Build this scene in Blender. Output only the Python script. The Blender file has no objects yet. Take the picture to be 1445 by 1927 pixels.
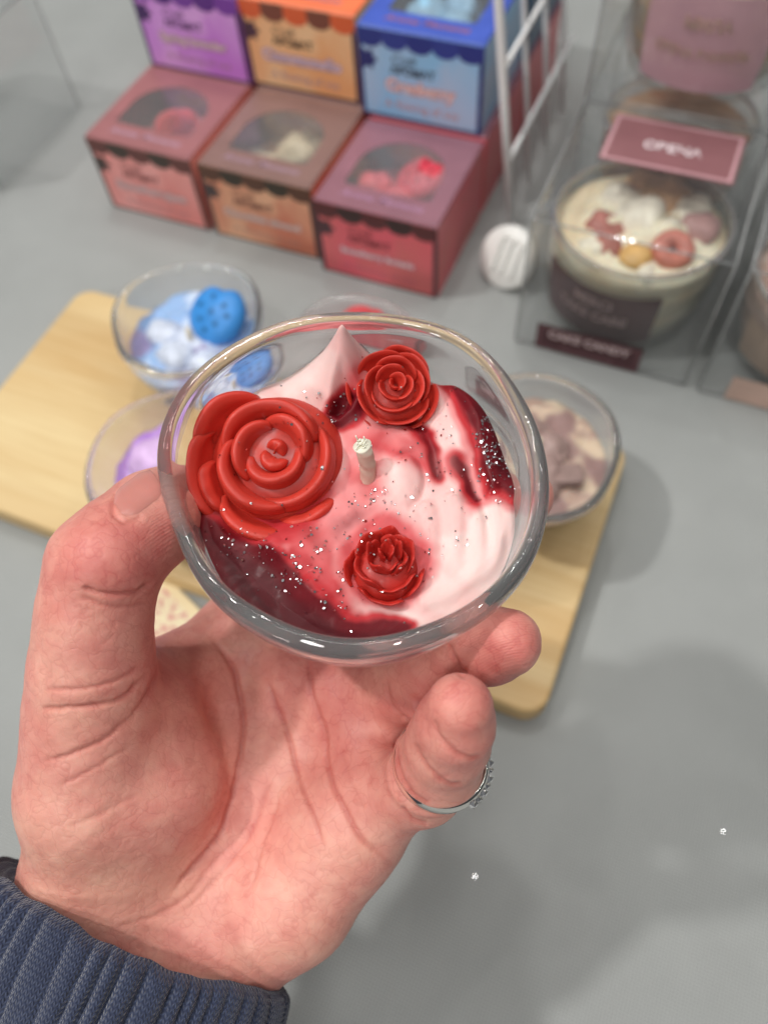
import bpy, bmesh, math, random
import numpy as np
from mathutils import Matrix, Vector
from mathutils.bvhtree import BVHTree

rng = np.random.default_rng(7)
random.seed(7)
scene = bpy.context.scene
COL = scene.collection

# ------------------------------------------------------------------ camera
F = 1463.83                      # focal length in pixels of a 1445 x 1927 frame
PITCH, ROLL, YAW, CAMH = math.radians(59.7), math.radians(-6.1), math.radians(28.0), 0.3161


def _rz(t):
    return np.array([[math.cos(t), -math.sin(t), 0], [math.sin(t), math.cos(t), 0], [0, 0, 1.]])


_a = math.pi / 2 - PITCH
_rx = np.array([[1, 0, 0], [0, math.cos(_a), -math.sin(_a)], [0, math.sin(_a), math.cos(_a)]])
CR = _rz(YAW) @ _rx @ _rz(ROLL)
CC = np.array([0, 0, CAMH])


def mat4(R, t):
    M = Matrix([[*R[0], t[0]], [*R[1], t[1]], [*R[2], t[2]], [0, 0, 0, 1]])
    return M


cam_d = bpy.data.cameras.new('camera')
cam = bpy.data.objects.new('camera', cam_d)
COL.objects.link(cam)
cam_d.sensor_fit = 'VERTICAL'
cam_d.sensor_height = 36
cam_d.sensor_width = 27
cam_d.lens = F / 1927 * 36
cam_d.clip_start = 0.005
cam_d.clip_end = 60
cam.matrix_world = mat4(CR, CC)
cam_d.dof.use_dof = True
cam_d.dof.focus_distance = 0.153
cam_d.dof.aperture_fstop = 10.5
scene.camera = cam

# ------------------------------------------------------------------ world, lamps, exposure
world = bpy.data.worlds.new('World')
scene.world = world
world.use_nodes = True
wn, wl = world.node_tree.nodes, world.node_tree.links
bg = wn['Background']
bg.inputs[1].default_value = 0.20
_tc = wn.new('ShaderNodeTexCoord'); _sp = wn.new('ShaderNodeSeparateXYZ'); _nz = wn.new('ShaderNodeTexNoise'); _ad = wn.new('ShaderNodeMath'); _rp = wn.new('ShaderNodeValToRGB')
_nz.inputs['Scale'].default_value = 2.2; _nz.inputs['Detail'].default_value = 2
_ad.operation = 'MULTIPLY_ADD'; _ad.inputs[1].default_value = 0.55; 
wl.new(_tc.outputs['Generated'], _sp.inputs[0]); wl.new(_tc.outputs['Generated'], _nz.inputs['Vector'])
wl.new(_nz.outputs['Fac'], _ad.inputs[0]); wl.new(_sp.outputs[2], _ad.inputs[2])
wl.new(_ad.outputs[0], _rp.inputs[0])
_e = _rp.color_ramp.elements
_e[0].position = 0.10; _e[0].color = (0.26, 0.26, 0.27, 1)        # dim hall at eye level
_e[1].position = 1.0; _e[1].color = (0.95, 0.98, 1.0, 1)          # paler ceiling
_e.new(0.42).color = (0.30, 0.31, 0.33, 1); _e.new(0.72).color = (0.62, 0.64, 0.66, 1)
wl.new(_rp.outputs[0], bg.inputs[0])


def lamp(name, loc, target, size, power, colour):
    d = bpy.data.lights.new(name, 'AREA')
    d.shape = 'DISK'
    d.size = size
    d.energy = power
    d.color = colour
    o = bpy.data.objects.new(name, d)
    COL.objects.link(o)
    o.location = loc
    o.rotation_euler = (Vector(target) - Vector(loc)).to_track_quat('-Z', 'Y').to_euler()
    return o


aim = (-0.06, 0.15, 0.1)
lamp('ceiling_lamp', (-1.30, -0.35, 2.3), aim, 0.14, 40, (1.0, 0.98, 0.95))
lamp('ceiling_lamp', (-0.55, 1.05, 2.5), aim, 0.15, 15, (1.0, 0.98, 0.95))
lamp('ceiling_lamp', (-1.1, 1.25, 2.3), aim, 0.30, 4, (1.0, 0.96, 0.91))
lamp('ceiling_lamp', (0.15, -1.0, 2.2), aim, 0.30, 17, (1.0, 0.98, 0.95))
lamp('front_fill_lamp', (-0.35, -1.7, 1.25), (-0.15, 0.3, 0.05), 0.30, 15, (1.0, 0.98, 0.95))  # added fill light with no known source, brightens the box fronts
for lx, ly, lz, pw in [(-0.5, 0.1, 2.0, 3.5), (0.9, 1.3, 2.2, 4), (-0.3, 2.0, 2.2, 4), (1.2, 0.2, 2.1, 3.5), (0.15, 1.3, 2.2, 3.5), (-1.3, 0.2, 2.1, 3.5), (-0.9, -0.9, 2.2, 3), (0.7, -0.6, 2.2, 3), (-1.6, 0.9, 2.2, 3), (-0.1, 0.6, 2.3, 3), (0.5, 2.1, 2.2, 3)]:
    lamp('ceiling_spot', (lx, ly, lz), aim, 0.055, pw * .8, (1.0, 0.97, 0.92))

for (tx, ty, tz), ang in (((-0.75, 0.55, 2.2), 0.5), ((0.55, 0.95, 2.3), 0.5), ((0.2, -0.2, 2.2), 0.5)):
    t = lamp('ceiling_tube', (tx, ty, tz), (tx, ty, 0), 1.3, 5, (1.0, 0.98, 0.95))
    t.data.shape = 'RECTANGLE'; t.data.size_y = 0.05
    t.rotation_euler = (0, 0, ang)

scene.view_settings.view_transform = 'Standard'
scene.view_settings.look = 'None'
scene.view_settings.exposure = -0.66
scene.view_settings.gamma = 1.0
cy = scene.cycles
cy.use_denoising = True
cy.max_bounces = 20
cy.transmission_bounces = 16
cy.transparent_max_bounces = 24
cy.glossy_bounces = 6
cy.diffuse_bounces = 4
cy.caustics_refractive = True
cy.caustics_reflective = False
cy.blur_glossy = 0.6
cy.sample_clamp_indirect = 6.0


# ------------------------------------------------------------------ helpers
def T(x, y, z=0.0):
    """point at height z seen at photo pixel x, y"""
    d = CR @ np.array([(x - 722.5) / F, -(y - 963.5) / F, -1.])
    return CC + d * ((z - CC[2]) / d[2])


def K(x, y, d):
    """point at depth d metres along the lens axis"""
    return CC + CR @ (np.array([(x - 722.5) / F, -(y - 963.5) / F, -1.]) * d)


def tocam(P):
    return (np.asarray(P) - CC) @ CR


def topx(P):
    q = tocam(P)
    return np.stack([722.5 + F * q[..., 0] / -q[..., 2], 963.5 - F * q[..., 1] / -q[..., 2]], -1)


def tag(o, label=None, cat=None, group=None, kind=None):
    if label: o['label'] = label
    if cat: o['category'] = cat
    if group: o['group'] = group
    if kind: o['kind'] = kind
    return o


def empty(name, loc=(0, 0, 0), rz=0.0, M=None):
    o = bpy.data.objects.new(name, None)
    COL.objects.link(o)
    o.empty_display_size = 0.01
    if M is not None:
        o.matrix_world = M
    else:
        o.location = loc
        o.rotation_euler = (0, 0, rz)
    return o


def mesh(name, V, Fc, mats, parent=None, smooth=True, mi=None, uv=None, col=None):
    me = bpy.data.meshes.new(name)
    me.from_pydata(np.asarray(V, float).tolist(), [], [list(map(int, f)) for f in Fc])
    if not isinstance(mats, (list, tuple)): mats = [mats]
    for m in mats: me.materials.append(m)
    if mi is not None: me.polygons.foreach_set('material_index', np.asarray(mi, np.int32))
    me.polygons.foreach_set('use_smooth', np.full(len(me.polygons), smooth))
    if uv is not None:
        l = me.uv_layers.new(name='UVMap')
        vi = np.zeros(len(me.loops), np.int32)
        me.loops.foreach_get('vertex_index', vi)
        l.data.foreach_set('uv', np.asarray(uv, np.float32)[vi].ravel())
    if col is not None:
        for k, c in col.items():
            c = np.asarray(c, np.float32)
            if c.ndim == 1:
                a = me.attributes.new(k, 'FLOAT', 'POINT')
                a.data.foreach_set('value', c)
            else:
                a = me.attributes.new(k, 'FLOAT_COLOR', 'POINT')
                a.data.foreach_set('color', np.concatenate([c, np.ones((len(c), 1), np.float32)], 1).ravel())
    me.update()
    o = bpy.data.objects.new(name, me)
    COL.objects.link(o)
    if parent is not None: o.parent = parent
    return o


def grid_faces(n, m, closed_n=False, closed_m=False):
    """faces of a grid with n rows and m columns, index i*m+j"""
    out = []
    for i in range(n if closed_n else n - 1):
        for j in range(m if closed_m else m - 1):
            a, b = i, (i + 1) % n
            c, d = j, (j + 1) % m
            out.append((a * m + c, a * m + d, b * m + d, b * m + c))
    return out


class MB:
    def __init__(s): s.V, s.F, s.mi = [], [], []

    def add(s, V, Fc, mi=0):
        b = len(s.V)
        s.V += [tuple(v) for v in V]
        s.F += [tuple(i + b for i in f) for f in Fc]
        s.mi += [mi] * len(Fc)
        return s

    def box(s, x0, y0, z0, x1, y1, z1, mi=0):
        V = [(x, y, z) for x in (x0, x1) for y in (y0, y1) for z in (z0, z1)]
        return s.add(V, [(0, 1, 3, 2), (4, 6, 7, 5), (0, 4, 5, 1), (2, 3, 7, 6), (0, 2, 6, 4), (1, 5, 7, 3)], mi)

    def tube(s, pts, r, n=10, mi=0, cap=True):
        pts = np.asarray(pts, float)
        rr = np.broadcast_to(np.asarray(r, float), (len(pts),))
        tg = np.gradient(pts, axis=0)
        tg /= np.linalg.norm(tg, axis=1)[:, None]
        u = np.cross(tg[0], [0.3, 0.5, 0.81]); u /= np.linalg.norm(u)
        V = []
        for p, t, q in zip(pts, tg, rr):
            u = u - t * (u @ t); u /= np.linalg.norm(u)
            w = np.cross(t, u)
            for k in range(n):
                a = 2 * math.pi * k / n
                V.append(p + q * (math.cos(a) * u + math.sin(a) * w))
        Fc = grid_faces(len(pts), n, False, True)
        if cap:
            Fc = Fc + [tuple(range(n))[::-1], tuple(range((len(pts) - 1) * n, len(pts) * n))]
        return s.add(V, Fc, mi)

    def prism(s, poly, z0, z1, mi=0):
        n = len(poly)
        V = [(x, y, z0) for x, y in poly] + [(x, y, z1) for x, y in poly]
        Fc = [tuple(range(n))[::-1], tuple(range(n, 2 * n))] + [(i, (i + 1) % n, n + (i + 1) % n, n + i) for i in range(n)]
        return s.add(V, Fc, mi)

    def build(s, name, mats, parent=None, smooth=False, **k):
        return mesh(name, s.V, s.F, mats, parent, smooth, s.mi, **k)


def bevel(o, w, seg=2):
    m = o.modifiers.new('bevel', 'BEVEL')
    m.width = w; m.segments = seg; m.limit_method = 'ANGLE'; m.angle_limit = math.radians(40)
    return o


def smoothstep(a, b, x):
    t = np.clip((x - a) / (b - a), 0, 1)
    return t * t * (3 - 2 * t)


def vnoise(P, seed=0, octaves=3, gain=0.5):
    """cheap smooth noise: sums of random sinusoids on an N x d array"""
    r = np.random.default_rng(seed)
    P = np.asarray(P)
    out = np.zeros(P.shape[:-1]); amp = 1.0; fr = 1.0
    for o in range(octaves):
        for k in range(5):
            v = r.normal(size=P.shape[-1]) * fr
            out += amp * np.sin(P @ v + r.uniform(0, 6.28)) / 3
        amp *= gain; fr *= 2
    return out


def spline(pts, n, closed=False):
    """Catmull-Rom through pts"""
    P = np.asarray(pts, float)
    m = len(P)
    segs = m if closed else m - 1
    out = []
    for t in np.linspace(0, segs, n, endpoint=not closed):
        i = min(int(t), segs - 1); f = t - i
        if closed:
            a, b, c, d = P[(i - 1) % m], P[i % m], P[(i + 1) % m], P[(i + 2) % m]
        else:
            b, c = P[i], P[i + 1]
            a = P[i - 1] if i > 0 else 2 * b - c
            d = P[i + 2] if i + 2 < m else 2 * c - b
        out.append(0.5 * (2 * b + (c - a) * f + (2 * a - 5 * b + 4 * c - d) * f * f + (3 * b - a - 3 * c + d) * f ** 3))
    return np.array(out)


def seg_dist(P, line):
    """distance of N x 2 points to a polyline, and the position 0..1 along it"""
    best = np.full(len(P), 1e9); pos = np.zeros(len(P))
    L = np.asarray(line, float); n = len(L) - 1
    for i in range(n):
        a, b = L[i], L[i + 1]
        ab = b - a
        t = np.clip(((P - a) @ ab) / (ab @ ab), 0, 1)
        d = np.linalg.norm(P - (a + t[:, None] * ab), axis=1)
        m = d < best
        best[m] = d[m]; pos[m] = (i + t[m]) / n
    return best, pos


def poly_sdf(P, poly):
    """signed distance (negative inside) of N x 2 points to a polygon"""
    poly = np.asarray(poly, float)
    d, _ = seg_dist(P, np.vstack([poly, poly[:1]]))
    ins = np.zeros(len(P), bool)
    n = len(poly)
    for i in range(n):
        x0, y0 = poly[i]; x1, y1 = poly[(i + 1) % n]
        c = ((y0 > P[:, 1]) != (y1 > P[:, 1]))
        xx = (x1 - x0) * (P[:, 1] - y0) / (y1 - y0 + 1e-12) + x0
        ins ^= c & (P[:, 0] < xx)
    return np.where(ins, -d, d)


# ------------------------------------------------------------------ materials
class Mat:
    def __init__(s, name):
        s.m = bpy.data.materials.new(name)
        s.m.use_nodes = True
        s.N, s.L = s.m.node_tree.nodes, s.m.node_tree.links
        s.b = s.N['Principled BSDF']
        s.out = s.N['Material Output']

    def set(s, **k):
        for q, v in k.items():
            i = s.b.inputs[q.replace('_', ' ')]
            if isinstance(v, (tuple, list)) and len(v) == 3 and i.type == 'RGBA': v = (*v, 1)
            i.default_value = v
        return s

    def node(s, t, **k):
        n = s.N.new(t)
        for q, v in k.items(): setattr(n, q, v)
        return n

    def link(s, a, b): s.L.new(a, b)

    def coord(s, which='Object', scale=(1, 1, 1)):
        t = s.node('ShaderNodeTexCoord'); mp = s.node('ShaderNodeMapping')
        mp.inputs['Scale'].default_value = scale
        s.link(t.outputs[which], mp.inputs[0])
        return mp.outputs[0]

    def noise(s, vec, scale, detail=3, rough=0.55, dist=0.0):
        n = s.node('ShaderNodeTexNoise')
        n.inputs['Scale'].default_value = scale; n.inputs['Detail'].default_value = detail
        n.inputs['Roughness'].default_value = rough; n.inputs['Distortion'].default_value = dist
        s.link(vec, n.inputs['Vector'])
        return n.outputs['Fac']

    def ramp(s, fac, stops):
        r = s.node('ShaderNodeValToRGB')
        el = r.color_ramp.elements
        while len(el) < len(stops): el.new(0.5)
        for e, (p, c) in zip(el, stops):
            e.position = p
            e.color = (*c, 1) if len(c) == 3 else c
        s.link(fac, r.inputs[0])
        return r.outputs[0]

    def mix(s, fac, a, b, mode='MIX'):
        n = s.node('ShaderNodeMix', data_type='RGBA', blend_type=mode)
        for sock, v in ((n.inputs[0], fac), (n.inputs[6], a), (n.inputs[7], b)):
            if hasattr(v, 'is_linked') or hasattr(v, 'links'): s.link(v, sock)
            elif isinstance(v, (int, float)): sock.default_value = v
            else: sock.default_value = (*v, 1)
        return n.outputs[2]

    def attr(s, name, colour=True):
        n = s.node('ShaderNodeAttribute'); n.attribute_name = name
        return n.outputs['Color' if colour else 'Fac']

    def math(s, op, a, b=0.0):
        n = s.node('ShaderNodeMath', operation=op)
        for sock, v in ((n.inputs[0], a), (n.inputs[1], b)):
            if isinstance(v, (int, float)): sock.default_value = v
            else: s.link(v, sock)
        return n.outputs[0]

    def bump(s, h, strength=0.3, dist=0.001, prev=None):
        n = s.node('ShaderNodeBump')
        n.inputs['Strength'].default_value = strength; n.inputs['Distance'].default_value = dist
        s.link(h, n.inputs['Height'])
        if prev is not None: s.link(prev, n.inputs['Normal'])
        s.link(n.outputs[0], s.b.inputs['Normal'])
        return n.outputs[0]

    def base(s, c): s.link(c, s.b.inputs['Base Color']); return s


def plain(name, c, rough=0.5, var=0.12, scale=60, **k):
    m = Mat(name).set(Roughness=rough, **k)
    f = m.noise(m.coord(), scale)
    m.base(m.ramp(f, [(0.3, tuple(x * (1 - var) for x in c)), (0.7, tuple(min(1, x * (1 + var)) for x in c))]))
    return m.m


def srgb(r, g, b):
    f = lambda v: (v / 255 / 12.92) if v <= 10 else ((v / 255 + 0.055) / 1.055) ** 2.4
    return (f(r), f(g), f(b))


def make_glass(name, colour=(0.985, 0.99, 0.99), rough=0.0, veil=0.095):
    m = Mat(name)
    g = m.node('ShaderNodeBsdfGlass')
    g.inputs['Color'].default_value = (*colour, 1); g.inputs['Roughness'].default_value = rough
    g.inputs['IOR'].default_value = 1.47
    df = m.node('ShaderNodeBsdfDiffuse'); df.inputs[0].default_value = (0.86, 0.88, 0.88, 1)
    mx = m.node('ShaderNodeMixShader'); mx.inputs[0].default_value = veil
    m.link(g.outputs[0], mx.inputs[1]); m.link(df.outputs[0], mx.inputs[2])
    m.link(mx.outputs[0], m.out.inputs[0])
    return m.m


def make_film(name, tint=(0.975, 0.98, 0.98), rough=0.06, haze=0.04, gloss=1.0):
    """thin clear plastic: see-through sheet with a Fresnel reflection and a little haze"""
    m = Mat(name)
    tr = m.node('ShaderNodeBsdfTransparent'); tr.inputs[0].default_value = (*tint, 1)
    gl = m.node('ShaderNodeBsdfGlossy'); gl.inputs['Roughness'].default_value = rough
    df = m.node('ShaderNodeBsdfDiffuse'); df.inputs[0].default_value = (0.8, 0.82, 0.82, 1)
    a = m.node('ShaderNodeMixShader'); b = m.node('ShaderNodeMixShader')
    a.inputs[0].default_value = haze
    m.link(tr.outputs[0], a.inputs[1]); m.link(df.outputs[0], a.inputs[2])
    lw = m.node('ShaderNodeLayerWeight'); lw.inputs['Blend'].default_value = 0.5
    nz = m.noise(m.coord(), 40, 2)
    bp = m.node('ShaderNodeBump'); bp.inputs['Strength'].default_value = 0.25; bp.inputs['Distance'].default_value = 0.003
    m.link(nz, bp.inputs['Height']); m.link(bp.outputs[0], gl.inputs['Normal'])
    fac = m.math('MULTIPLY', m.math('ADD', m.math('MULTIPLY', m.math('POWER', lw.outputs['Facing'], 4.0), .85), .065), gloss)
    m.link(fac, b.inputs[0]); m.link(a.outputs[0], b.inputs[1]); m.link(gl.outputs[0], b.inputs[2])
    m.link(b.outputs[0], m.out.inputs[0])
    return m.m


GLASS = make_glass('clear_glass')
FILM = make_film('clear_plastic_film')
WINDOW_FILM = make_film('box_window_film', (0.96, 0.96, 0.97), 0.12, 0.14, 1.4)  # haze raised so its pale tone stands in for glare on the windows
THIN_GLASS = make_film('thin_jar_glass', (0.96, 0.97, 0.965), 0.03, 0.015, 1.3)
SEAM = make_film('plastic_fold', (0.75, 0.76, 0.76), 0.2, 0.25, 1.2)

# tablecloth
mt = Mat('grey_cloth').set(Roughness=0.75, Specular_IOR_Level=0.3)
v = mt.coord('Object')
big = mt.noise(v, 9, 3, 0.5, 0.4)
mid = mt.noise(v, 26, 2)
c1 = mt.ramp(big, [(0.32, srgb(158, 161, 159)), (0.68, srgb(176, 180, 178))])
c2 = mt.mix(0.15, c1, mt.ramp(mid, [(0.3, srgb(140, 144, 142)), (0.7, srgb(188, 190, 189))]))
wv = mt.node('ShaderNodeTexWave', wave_type='BANDS'); wv.inputs['Scale'].default_value = 270; wv.inputs['Distortion'].default_value = 0.6
mt.link(mt.coord('Object'), wv.inputs['Vector'])
wv2 = mt.node('ShaderNodeTexWave', wave_type='BANDS', bands_direction='Y'); wv2.inputs['Scale'].default_value = 270; wv2.inputs['Distortion'].default_value = 0.6
mt.link(mt.coord('Object'), wv2.inputs['Vector'])
weave = mt.math('MULTIPLY', wv.outputs['Fac'], wv2.outputs['Fac'])
c3 = mt.mix(0.40, c2, mt.ramp(weave, [(0.0, srgb(110, 112, 112)), (1.0, srgb(215, 216, 214))]))
mt.base(c3)
mt.bump(weave, 0.6, 0.0005)
CLOTH = mt.m

# pine board
mt = Mat('pine_wood').set(Roughness=0.5, Specular_IOR_Level=0.35)
v = mt.coord('Object', (6, 60, 60))
n1 = mt.noise(v, 1.0, 4, 0.55, 0.6)
v2 = mt.coord('Object', (3, 22, 22))
n2 = mt.noise(v2, 1.0, 2, 0.5, 0.5)
c = mt.ramp(n2, [(0.3, srgb(188, 152, 100)), (0.5, srgb(212, 184, 134)), (0.72, srgb(222, 199, 150))])
c = mt.mix(0.35, c, mt.ramp(n1, [(0.35, srgb(196, 152, 92)), (0.65, srgb(226, 203, 156))]))
v3 = mt.coord('Object', (14, 400, 400))
n3 = mt.noise(v3, 1.0, 3)
c = mt.mix(0.12, c, mt.ramp(n3, [(0.35, srgb(170, 128, 76)), (0.6, srgb(226, 206, 162))]))
mt.base(c); mt.bump(n3, 0.1, 0.0004)
PINE = mt.m


def wax_mat(name, rough=0.34, sss=0.35, coat=0.15, spec=0.4):
    m = Mat(name).set(Roughness=rough, Subsurface_Weight=sss, Subsurface_Radius=(1.0, 0.45, 0.35), Subsurface_Scale=0.0016,
                      Coat_Weight=coat, Coat_Roughness=0.18, Specular_IOR_Level=spec)
    c = m.attr('tint')
    n = m.noise(m.coord(), 420, 3)
    m.base(m.mix(0.10, c, m.ramp(n, [(0.3, (0.75, 0.72, 0.72)), (0.7, (1, 1, 1))]), 'MULTIPLY'))
    n2 = m.noise(m.coord(), 900, 2)
    m.bump(n2, 0.12, 0.0003)
    return m.m


WAX = wax_mat('candle_wax', 0.4, 0.35, 0.02, 0.15)
_m = Mat.__new__(Mat); _m.m = WAX; _m.N, _m.L = WAX.node_tree.nodes, WAX.node_tree.links; _m.b = _m.N['Principled BSDF']
_g = _m.node('ShaderNodeRGBToBW'); _m.link(_m.attr('tint'), _g.inputs[0])
_r = _m.node('ShaderNodeMapRange'); _r.inputs[1].default_value = .02; _r.inputs[2].default_value = .5; _r.inputs[3].default_value = .46; _r.inputs[4].default_value = .50
_m.link(_g.outputs[0], _r.inputs[0]); _m.link(_r.outputs[0], _m.b.inputs['Roughness'])
ROSEWAX = wax_mat('rose_wax', 0.46, 0.40, 0.05)

PLASTIC_WHITE = plain('white_plastic', srgb(226, 226, 222), 0.45, 0.04)
WHITE_PAINT = plain('white_wire_coating', srgb(246, 246, 246), 0.35, 0.02)
SILVER = Mat('silver').set(Base_Color=(0.80, 0.78, 0.74), Metallic=1.0, Roughness=0.14).m
DARK_SILVER = Mat('oxidised_silver').set(Base_Color=(0.5, 0.48, 0.45), Metallic=1.0, Roughness=0.3).m
STONE = Mat('clear_stone').set(Base_Color=(0.9, 0.9, 0.92), Metallic=0.9, Roughness=0.04).m
GLITTER = Mat('silver_glitter').set(Base_Color=(0.82, 0.82, 0.84), Metallic=1.0, Roughness=0.22).m


def text(s, size, mat, parent, M, name='printed_lettering', bold=0.0, shear=0.0, spacing=1.0):
    cu = bpy.data.curves.new(name, 'FONT')
    cu.body = s; cu.size = size; cu.align_x = 'CENTER'; cu.align_y = 'CENTER'
    cu.offset = bold; cu.shear = shear; cu.space_character = spacing
    cu.extrude = 0.00004; cu.resolution_u = 3
    tmp = bpy.data.objects.new('tmp_text', cu)
    COL.objects.link(tmp)
    dg = bpy.context.evaluated_depsgraph_get()
    me = bpy.data.meshes.new_from_object(tmp.evaluated_get(dg))
    bpy.data.objects.remove(tmp); bpy.data.curves.remove(cu)
    me.name = name
    me.materials.clear(); me.materials.append(mat)
    o = bpy.data.objects.new(name, me)
    COL.objects.link(o)
    if parent is not None: o.parent = parent
    o.matrix_local = M
    return o


def frame(origin, right, up):
    r = Vector(right).normalized(); u = Vector(up).normalized(); n = r.cross(u)
    M = Matrix((( r.x, u.x, n.x, origin[0]), (r.y, u.y, n.y, origin[1]), (r.z, u.z, n.z, origin[2]), (0, 0, 0, 1)))
    return M


# ------------------------------------------------------------------ table
nx = 90
xs = np.linspace(-1.1, 0.9, nx); ys = np.linspace(-0.7, 1.6, nx)
V = []
for yy in ys:
    for xx in xs:
        V.append((xx, yy, 0.0))
V = np.array(V)
tab = mesh('table_surface', V, grid_faces(nx, nx), CLOTH)
tag(tab, kind='structure')

# ------------------------------------------------------------------ pine board
def rrect(x0, y0, x1, y1, r, n=8):
    out = []
    for cx, cyy, a0 in ((x1 - r, y1 - r, 0), (x0 + r, y1 - r, 90), (x0 + r, y0 + r, 180), (x1 - r, y0 + r, 270)):
        for k in range(n + 1):
            a = math.radians(a0 + 90 * k / n)
            out.append((cx + r * math.cos(a), cyy + r * math.sin(a)))
    return out


BOARD_Z = 0.0145
b = MB().prism(rrect(-0.296, 0.0925, 0.010, 0.2295, 0.010), 0.0005, BOARD_Z)
board = bevel(b.build('wooden_board', PINE), 0.002, 3)
tag(board, 'pale pine board with rounded corners lying on the grey cloth under the glass candles', 'wooden board')

# ------------------------------------------------------------------ glass cups with an uneven rounded rim
CUP_H = 0.042
_n = np.array([-0.01, 0.42, 0.907]); _n /= np.linalg.norm(_n)
_u = np.array([1., 0, 0]) - _n * _n[0]; _u /= np.linalg.norm(_u)
_v = np.cross(_n, _u)
HU, HV, HN = CR @ _u, CR @ _v, CR @ _n
RIM_C = K(665, 920, 0.148)
HB = RIM_C - HN * CUP_H                                   # middle of the held cup's underside
HM = mat4(np.stack([HU, HV, HN], 1), HB)


def cup_uv(px, z):
    """cup-local x, y of photo pixels on the plane at local height z"""
    px = np.atleast_2d(np.asarray(px, float))
    d = np.stack([(px[:, 0] - 722.5) / F, -(px[:, 1] - 963.5) / F, -np.ones(len(px))], 1) @ CR.T
    o = HB + HN * z
    t = ((o - CC) @ HN) / (d @ HN)
    P = CC + d * t[:, None] - HB
    return np.stack([P @ HU, P @ HV], 1)


def cup_world(uvz):
    uvz = np.asarray(uvz, float)
    return HB + uvz[..., :1] * HU + uvz[..., 1:2] * HV + uvz[..., 2:3] * HN


rim_px = [(680, 590), (770, 597), (860, 622), (925, 670), (970, 730), (1003, 800), (1023, 870), (1032, 940), (1025, 1000),
          (1005, 1055), (965, 1110), (905, 1165), (830, 1210), (760, 1235), (690, 1245), (610, 1240), (540, 1222), (470, 1185),
          (410, 1135), (365, 1075), (330, 1000), (308, 940), (297, 890), (300, 840), (318, 780), (350, 725), (400, 677),
          (460, 642), (530, 612), (600, 597)]
_ruv = cup_uv(rim_px, CUP_H - 0.0015)
_th = np.arctan2(_ruv[:, 1], _ruv[:, 0]); _rr = np.linalg.norm(_ruv, axis=1)
_o = np.argsort(_th); _th, _rr = _th[_o], _rr[_o]
NT = 144
TH = np.linspace(-math.pi, math.pi, NT, endpoint=False)
RT = np.interp(TH, np.r_[_th - 2 * math.pi, _th, _th + 2 * math.pi], np.tile(_rr, 3))
_k = np.exp(-0.5 * (np.arange(-6, 7) / 2.5) ** 2); _k /= _k.sum()
RT = np.convolve(np.r_[RT[-6:], RT, RT[:6]], _k, 'valid')
RM = RT.mean()


def cup_R(th):
    return np.interp((np.asarray(th) + math.pi) % (2 * math.pi) - math.pi, np.r_[TH, math.pi], np.r_[RT, RT[0]])


IN_Z = np.array([0.0055, 0.0065, 0.009, 0.014, 0.020, 0.026, 0.032, 0.037, 0.0405])
IN_F = np.array([0.30, 0.46, 0.555, 0.668, 0.765, 0.832, 0.872, 0.892, 0.902])


def inner_R(th, z):
    """inner wall radius of the cup"""
    f = np.interp(z, IN_Z, IN_F)
    w = np.clip(np.asarray(z) / CUP_H, 0, 1)
    f = f - .038 * np.clip(-np.sin(th), 0, 1) ** 2 * w ** 3
    return f * (RM + (cup_R(th) - RM) * w)


def cup_mesh():
    prof = [(0.001, 0.0), (0.30, 0.0), (0.44, 0.0003), (0.515, 0.0018), (0.575, 0.0058), (0.70, 0.0135), (0.815, 0.021), (0.90, 0.0285),
            (0.955, 0.0345), (0.99, 0.0385), (1.0, 0.0405), (0.985, 0.0421), (0.950, 0.0428), (0.918, 0.0420), (0.902, 0.0400), (0.892, 0.037), (0.872, 0.032), (0.832, 0.026),
            (0.765, 0.020), (0.668, 0.014), (0.555, 0.009), (0.46, 0.0065), (0.30, 0.0055), (0.001, 0.0055)]
    P = spline(prof, 90)
    V = []
    for k_, (f, z) in enumerate(P):
        w = np.clip(z / CUP_H, 0, 1)
        f2 = f - (.038 * np.clip(-np.sin(TH), 0, 1) ** 2 * w ** 3 if k_ > 44 else 0)
        R = f2 * (RM + (RT - RM) * w)
        zz = z + 0.0007 * w ** 4 * np.sin(3 * TH + 0.8) + 0.0004 * w ** 4 * np.sin(5 * TH)
        R = R * (1 + 0.004 * np.sin(7 * TH + z * 160) * w)
        V.append(np.stack([R * np.cos(TH), R * np.sin(TH), np.broadcast_to(zz, R.shape)], 1))
    V = np.concatenate(V)
    return V, grid_faces(len(P), NT, False, True)


CUPV, CUPF = cup_mesh()


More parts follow.
